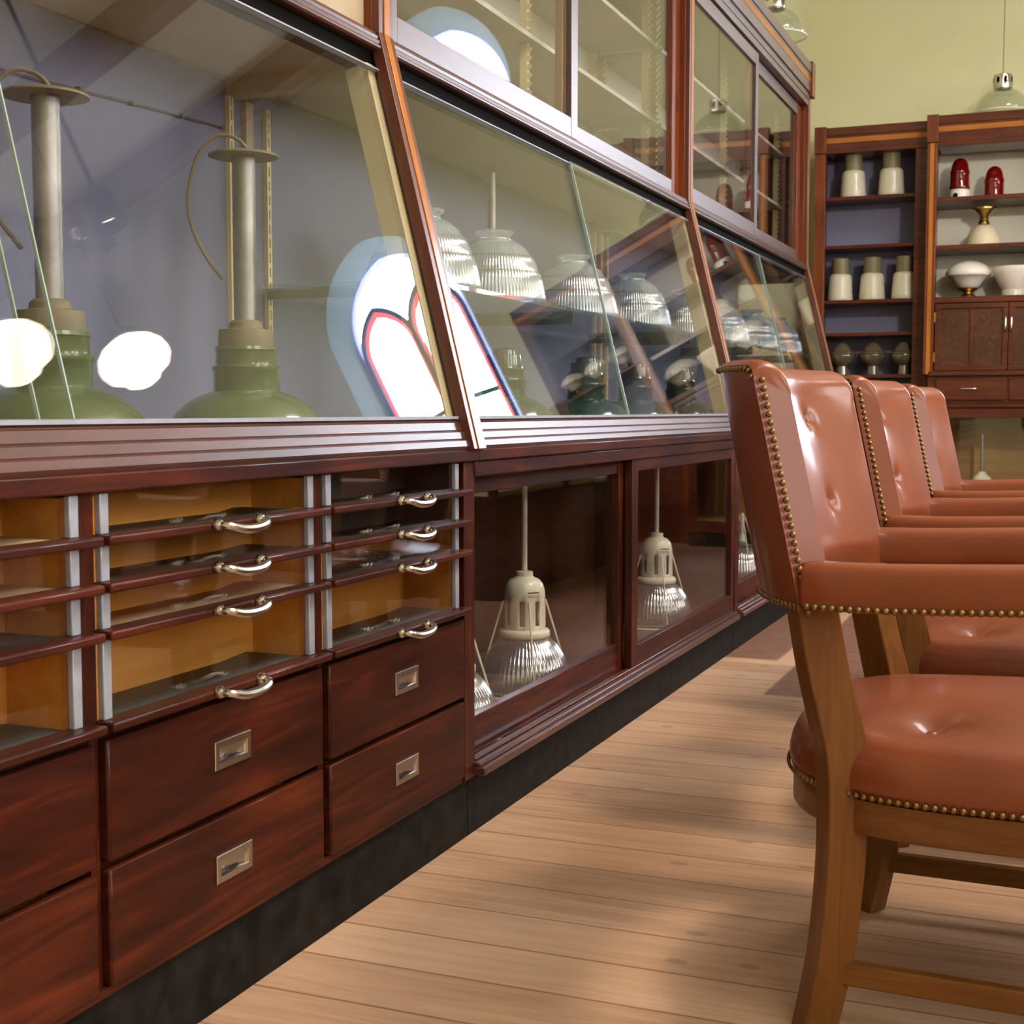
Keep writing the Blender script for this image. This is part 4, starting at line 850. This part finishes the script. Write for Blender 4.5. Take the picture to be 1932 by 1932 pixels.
# ------------------------------------------------------------------ leather tub chairs
def chair(label, loc):
    """faces +x, centred on y=0, local coordinates"""
    t = thing('leather_armchair', label, 'chair', loc, 'leather armchairs in a row'); ox, oy, oz = loc
    W = Vector(loc)
    def add(name, bm, m, par=None, **k):
        bmesh.ops.translate(bm, verts=bm.verts, vec=W); return obj(name, bm, m, par or t, **k)
    # --- back shell
    HB = 0.345
    zb, zt = 0.655, 1.022
    def outer(u, v):   # u -1..1 across, v 0..1 up
        xc = -0.484 - 0.072 * v; sag = 0.112 - 0.004 * v
        d_ = max(0.0, abs(u) * HB - (HB - 0.016)); drop = 0.016 - math.sqrt(max(0.0, 0.016 ** 2 - d_ * d_ * 0.93))
        return Vector((xc + sag * abs(u) ** 2.7, u * (HB - 0.005 * v), zb + (zt - drop - zb) * v - 0.004 * u * u * v))
    btn = [(s * q1, q) for s in (-1, 1) for q1, q in ((0.50, 0.76), (0.44, 0.35))]
    def inner(u, v):
        p = outer(u, v)
        n = Vector((1.0, -2.7 * 0.108 * math.copysign(abs(u) ** 1.7, u) / HB * 0.8, 0.20)).normalized()
        th = 0.054 + (1 - abs(u) ** 6) * (0.020 * math.sin(PI * min(1, max(0, 0.12 + 0.8 * v))) + 0.040 * (1 - v) * min(1.0, 0.35 + v * 5))
        for bu, bv in btn:
            d2 = ((u - bu) * HB) ** 2 + ((v - bv) * 0.37) ** 2
            th -= 0.006 * math.exp(-d2 / 0.0012) + 0.009 * math.exp(-d2 / 0.0002)
        q = p + n * th; q.z = p.z + n.z * th * 0.35 * (1 - v) ; return q
    nu, nv = 76, 40
    bm = NB()
    rings = []
    def section(u):
        # closed outline in the section: outer bottom -> top -> inner top -> bottom, with a rounded top roll
        pts = [outer(u, k / nv) for k in range(nv + 1)]
        a, b = pts[-1], inner(u, 0.895); a = a + Vector((0, 0, 0.002))
        T = a + Vector(((b.x - a.x) * 0.22, (b.y - a.y) * 0.22, 0.006)); pts.append(a.lerp(T, 0.5)); pts.append(T)
        for k in range(1, 8):
            t_ = PI / 2 * k / 8
            pts.append(Vector((T.x + (b.x - T.x) * math.sin(t_), T.y + (b.y - T.y) * math.sin(t_), b.z + (T.z - b.z) * math.cos(t_))))
        pts += [inner(u, k / nv * 0.895) for k in range(nv, -1, -1)]
        return pts
    us = [math.sin(PI / 2 * (-1 + 2 * i / nu)) for i in range(nu + 1)]
    R = loft(bm, [section(u) for u in us], cap=True)
    bk = add('backrest', bm, 'leather', angle=48, bevel=0.007, seg=3)
    # buttons
    for bu, bv in btn:
        p = inner(bu, bv); bm = NB(); lathe(bm, [(0, 0.0055), (0.005, 0.0045), (0.0085, 0.001), (0.0085, -0.003), (0, -0.003)], (0, 0, 0), 14, mtx=Matrix.Translation(p) @ Matrix.Rotation(1.38, 4, 'Y') @ Matrix.Rotation(0, 4, 'Z'))
        add('button', bm, 'leather', bk)
    # nail rows
    def nails(path, spacing, r, nrm):
        bm = NB(); P = smooth_path(path, 24); pts = [P[0]]; need = spacing
        for a, b in zip(P[:-1], P[1:]):
            L_ = (b - a).length; pos = 0.0
            while L_ - pos >= need: pos += need; pts.append(a.lerp(b, pos / L_)); need = spacing
            need -= L_ - pos
        for p in pts:
            n = nrm(p).normalized(); q = n.to_track_quat('Z', 'Y').to_matrix().to_4x4()
            lathe(bm, [(0, r * 0.75), (r * 0.45, r * 0.66), (r * 0.8, r * 0.38), (r, 0), (r * 0.9, -0.001)], (0, 0, 0), 10, mtx=Matrix.Translation(p) @ q)
        return bm
    for s in (-1, 1):
        edge = [outer(s * 1.0, k / 8) + Vector((0.012, s * 0.0015, 0)) for k in range(9)]
        add('nailhead_trim', nails(edge, 0.0129, 0.0055, lambda p: Vector((-0.30, s, 0.0))), 'brassnail', bk)
    edge = [outer(u, 1.0) + Vector((-0.002, 0, -0.006)) for u in [math.sin(PI / 2 * (-1 + 0.0833334 * k)) for k in range(25)]]
    add('nailhead_trim', nails(edge, 0.0129, 0.0052, lambda p: Vector((-0.9, 0, 0.45))), 'brassnail', bk)
    edge = [outer(u, 0.0) + Vector((-0.002, 0, 0.006)) for u in [-1 + 0.125 * k for k in range(17)]]
    add('nailhead_trim', nails(edge, 0.0129, 0.0052, lambda p: Vector((-1, p.y * 1.4, -0.1))), 'brassnail', bk)
    # --- arms
    for s in (-1, 1):
        path = smooth_path([(-0.366, s * 0.317, 0.690), (-0.325, s * 0.327, 0.690), (-0.24, s * 0.334, 0.691), (-0.08, s * 0.338, 0.697), (0.07, s * 0.330, 0.703), (0.150, s * 0.310, 0.705)], 8)
        n = len(path); rings = []
        for i, p in enumerate(path):
            tg = (path[min(i + 1, n - 1)] - path[max(i - 1, 0)]).normalized(); sd = Vector((tg.y, -tg.x, 0)).normalized(); up = Vector((0, 0, 1))
            f = 1.0 if 0 < i < n - 3 or i == 0 and False else 0.86 if i == 0 else (0.93, 0.8, 0.55)[i - (n - 3)]
            f = f if i < 1 else 1.0 if i < n - 3 else (0.93, 0.8, 0.55)[i - (n - 3)]
            wd, hh = 0.034 * f, 0.0325 * f
            ring = []
            for k in range(20):
                a = 2 * PI * k / 20; ca, sa = math.cos(a), math.sin(a)
                ex = 0.42
                ring.append(p + sd * wd * math.copysign(abs(ca) ** ex, ca) + up * (hh * math.copysign(abs(sa) ** ex, sa) + (0.006 * (1 - ca * ca) if sa > 0 else 0)))
            rings.append(ring)
        bm = NB(); loft(bm, rings); ar = add('arm', bm, 'leather', angle=55)
        edge = [p + Vector((0, s * 0.0345, -0.026)) for p in path[1:-2:4]]
        add('nailhead_trim', nails(edge, 0.0129, 0.0055, lambda p: Vector((0, s, -0.15))), 'brassnail', ar)
    # --- seat
    ax, ay, cx_ = 0.352, 0.334, -0.078
    def se(th, k=1.0, e=0.72):
        c, s_ = math.cos(th), math.sin(th)
        return cx_ + ax * k * math.copysign(abs(c) ** e, c), ay * k * math.copysign(abs(s_) ** e, s_)
    sb = [(sx, sy) for sx in (-0.195, 0.04) for sy in (-0.19, 0.19)]
    def seat_z(x, y, k):
        z = 0.452 + 0.046 * (1 - k * k)
        for bx, by in sb:
            d2 = (x - bx) ** 2 + (y - by) ** 2
            z -= 0.020 * math.exp(-d2 / 0.0028) + 0.014 * math.exp(-d2 / 0.0004)
        return z
    NS = 96; rings = []
    for k, z in ((0.985, 0.372), (1.0, 0.376), (1.010, 0.390), (1.010, 0.405), (1.000, 0.421), (0.98, 0.437), (0.945, 0.4515)):
        rings.append([Vector((*se(2 * PI * i / NS, k), z)) for i in range(NS)])
    for k in [0.90 - 0.05 * j for j in range(17)]:
        rings.append([Vector((*se(2 * PI * i / NS, k), seat_z(*se(2 * PI * i / NS, k), k))) for i in range(NS)])
    bm = NB(); loft(bm, rings); st = add('seat', bm, 'leather', angle=60)
    for bx, by in sb:
        bm = NB(); lathe(bm, [(0, 0.004), (0.006, 0.003), (0.0095, 0), (0.0095, -0.004), (0, -0.004)], (bx, by, seat_z(bx, by, 0.5) + 0.002), 14); add('button', bm, 'leather', st)
    edge = [Vector((*se(2 * PI * i / 64, 1.012), 0.378)) for i in range(65)]
    add('nailhead_trim', nails(edge, 0.0133, 0.0056, lambda p: Vector((p.x - cx_, p.y, -0.1))), 'brassnail', st)
    rings = [[Vector((*se(2 * PI * i / NS, k), z)) for i in range(NS)] for k, z in ((0.93, 0.318), (0.985, 0.318), (0.992, 0.322), (0.992, 0.370), (0.93, 0.372))]
    bm = NB(); loft(bm, rings); add('seat_rail', bm, 'beechX', angle=40)
    # --- legs
    def sweep_leg(path, wa, rot):
        rings = []
        for (x, y, z), (wx, wy) in zip(path, wa):
            c, s_ = math.cos(rot), math.sin(rot); ring = []
            for (a, b) in ((-wx, -wy), (wx, -wy), (wx, wy), (-wx, wy)): ring.append(Vector((x + a * c - b * s_, y + a * s_ + b * c, z)))
            rings.append(ring)
        bm = NB(); loft(bm, rings); return bm
    def dense(path, wa, n=5):
        P = smooth_path(path, n); Wd = smooth_path([(a, b, 0) for a, b in wa], n); return [tuple(p) for p in P], [(q.x, q.y) for q in Wd]
    for s in (-1, 1):
        p, wv = dense([(-0.352, s * 0.285, 0.0), (-0.330, s * 0.282, 0.12), (-0.318, s * 0.280, 0.25), (-0.316, s * 0.279, 0.36), (-0.318, s * 0.279, 0.43), (-0.327, s * 0.281, 0.475), (-0.347, s * 0.285, 0.56), (-0.366, s * 0.288, 0.665)],
                      [(0.029, 0.022), (0.030, 0.023), (0.031, 0.024), (0.032, 0.025), (0.035, 0.025), (0.035, 0.025), (0.034, 0.024), (0.033, 0.024)])
        add('leg', sweep_leg(p, wv, -s * 0.60), 'beech', bevel=0.003, angle=40)
        p, wv = dense([(0.155, s * 0.285, 0.0), (0.152, s * 0.285, 0.15), (0.150, s * 0.284, 0.32), (0.150, s * 0.290, 0.46), (0.146, s * 0.312, 0.60), (0.142, s * 0.322, 0.672)],
                      [(0.019, 0.019), (0.022, 0.022), (0.025, 0.025), (0.024, 0.024), (0.022, 0.022), (0.021, 0.021)])
        add('leg', sweep_leg(p, wv, 0), 'beech', bevel=0.003, angle=40)
        bm = NB(); prism_any(bm, [(-0.325, s * 0.270, 0.078), (-0.325, s * 0.270, 0.114), (-0.325, s * 0.292, 0.114), (-0.325, s * 0.292, 0.078)], (0.475, s * 0.006, -0.006)); add('stretcher', bm, 'beechX', bevel=0.003)
    return t
CH = chair('tan leather armchair with brass nails, nearest the camera at the right edge', (0, 2.385, 0))
dup(CH, (0.0, 3.365, 0), 'middle of the three tan leather armchairs, partly behind the near one')
dup(CH, (0.0, 4.375, 0), 'farthest of the three tan leather armchairs, only a strip of back and arm showing')

# long table the chairs face (right of the frame)
T = thing('table', 'long dark wooden table in front of the row of leather armchairs', 'table', (0.95, 3.6, 0))
obj('table_top', box(NB(), 0.36, 1.50, 1.7, 5.4, 0.735, 0.775), 'mahY', T, bevel=0.006)
obj('apron', box(NB(), 0.44, 1.42, 1.80, 5.3, 0.655, 0.734), 'mahY', T)
for x in (0.48, 1.38):
    for y in (1.84, 5.26): obj('leg', box(NB(), x - 0.035, x + 0.035, y - 0.035, y + 0.035, 0, 0.735), 'mahZ', T, bevel=0.004)

# island counter further down the room, right of the frame (it shows in the glass doors)
K = thing('display_counter', 'dark wooden counter with a cream lined glass case, mirrored in the sliding doors', 'counter', (0.70, 7.4, 0))
obj('counter_base', box(NB(), 0.12, 1.26, 6.35, 8.55, 0, 0.52), 'mahY', K, bevel=0.004)
bm = NB(); box(bm, 0.16, 1.22, 6.39, 8.51, 0.521, 0.54); obj('case_floor', bm, 'cream', K)
obj('case_back', box(NB(), 1.19, 1.22, 6.45, 8.45, 0.541, 0.90), 'cream', K)
for x in (0.14, 1.20):
    for y in (6.37, 7.43, 8.49): obj('corner_post', box(NB(), x, x + 0.04, y, y + 0.04, 0.52, 0.93), 'mahZ', K, bevel=0.002)
obj('counter_top', box(NB(), 0.12, 1.26, 6.35, 8.55, 0.93, 0.965), 'mahY', K, bevel=0.004)

# ceiling spotlights: one warm over the row of chairs, one added to brighten the far bookcases
for pos, aim, en, colr, soft, lab in (((1.75, 2.95, 5.0), (-0.55, -0.15, -1), 520, (1.0, 0.80, 0.58), 0.30, 'small warm spotlight hanging from the ceiling above the long table'),
                                      ((0.85, 5.2, 3.0), (-1.45, 4.45, -1.45), 330, (1.0, 0.93, 0.82), 0.10, 'small added spotlight on a long drop rod, brightening the far bookcases')):
    SP = thing('spotlight', lab, 'lamp', pos, 'ceiling spotlights'); px_, py_, pz_ = pos
    bm = NB(); lathe(bm, [(0.03, 0.20), (0.06, 0.17), (0.075, 0.06), (0.085, 0.0)], pos, 32, cap=False); obj('spot_housing', bm, 'black', SP, solid=0.004)
    bm = NB(); lathe(bm, [(0.0, 0.05), (0.05, 0.05), (0.05, 0.10), (0.0, 0.12)], pos, 24); obj('bulb', bm, 'lampglow', SP)
    bm = NB(); tube(bm, [(px_, py_, pz_ + 0.19), (px_, py_, ZC)], 0.012, 10); obj('spot_stem', bm, 'black', SP)
    ld = bpy.data.lights.new('spot_beam', 'SPOT'); lo = bpy.data.objects.new('spot_beam', ld); COL.objects.link(lo); lo.parent = SP
    lo.location = (0, 0, -0.02 - soft * 0.2); ld.energy = en; ld.color = colr; ld.spot_size = math.radians(100 if en > 400 else 46); ld.spot_blend = 0.6; ld.shadow_soft_size = soft
    lo.rotation_euler = Vector(aim).to_track_quat('-Z', 'Y').to_euler()
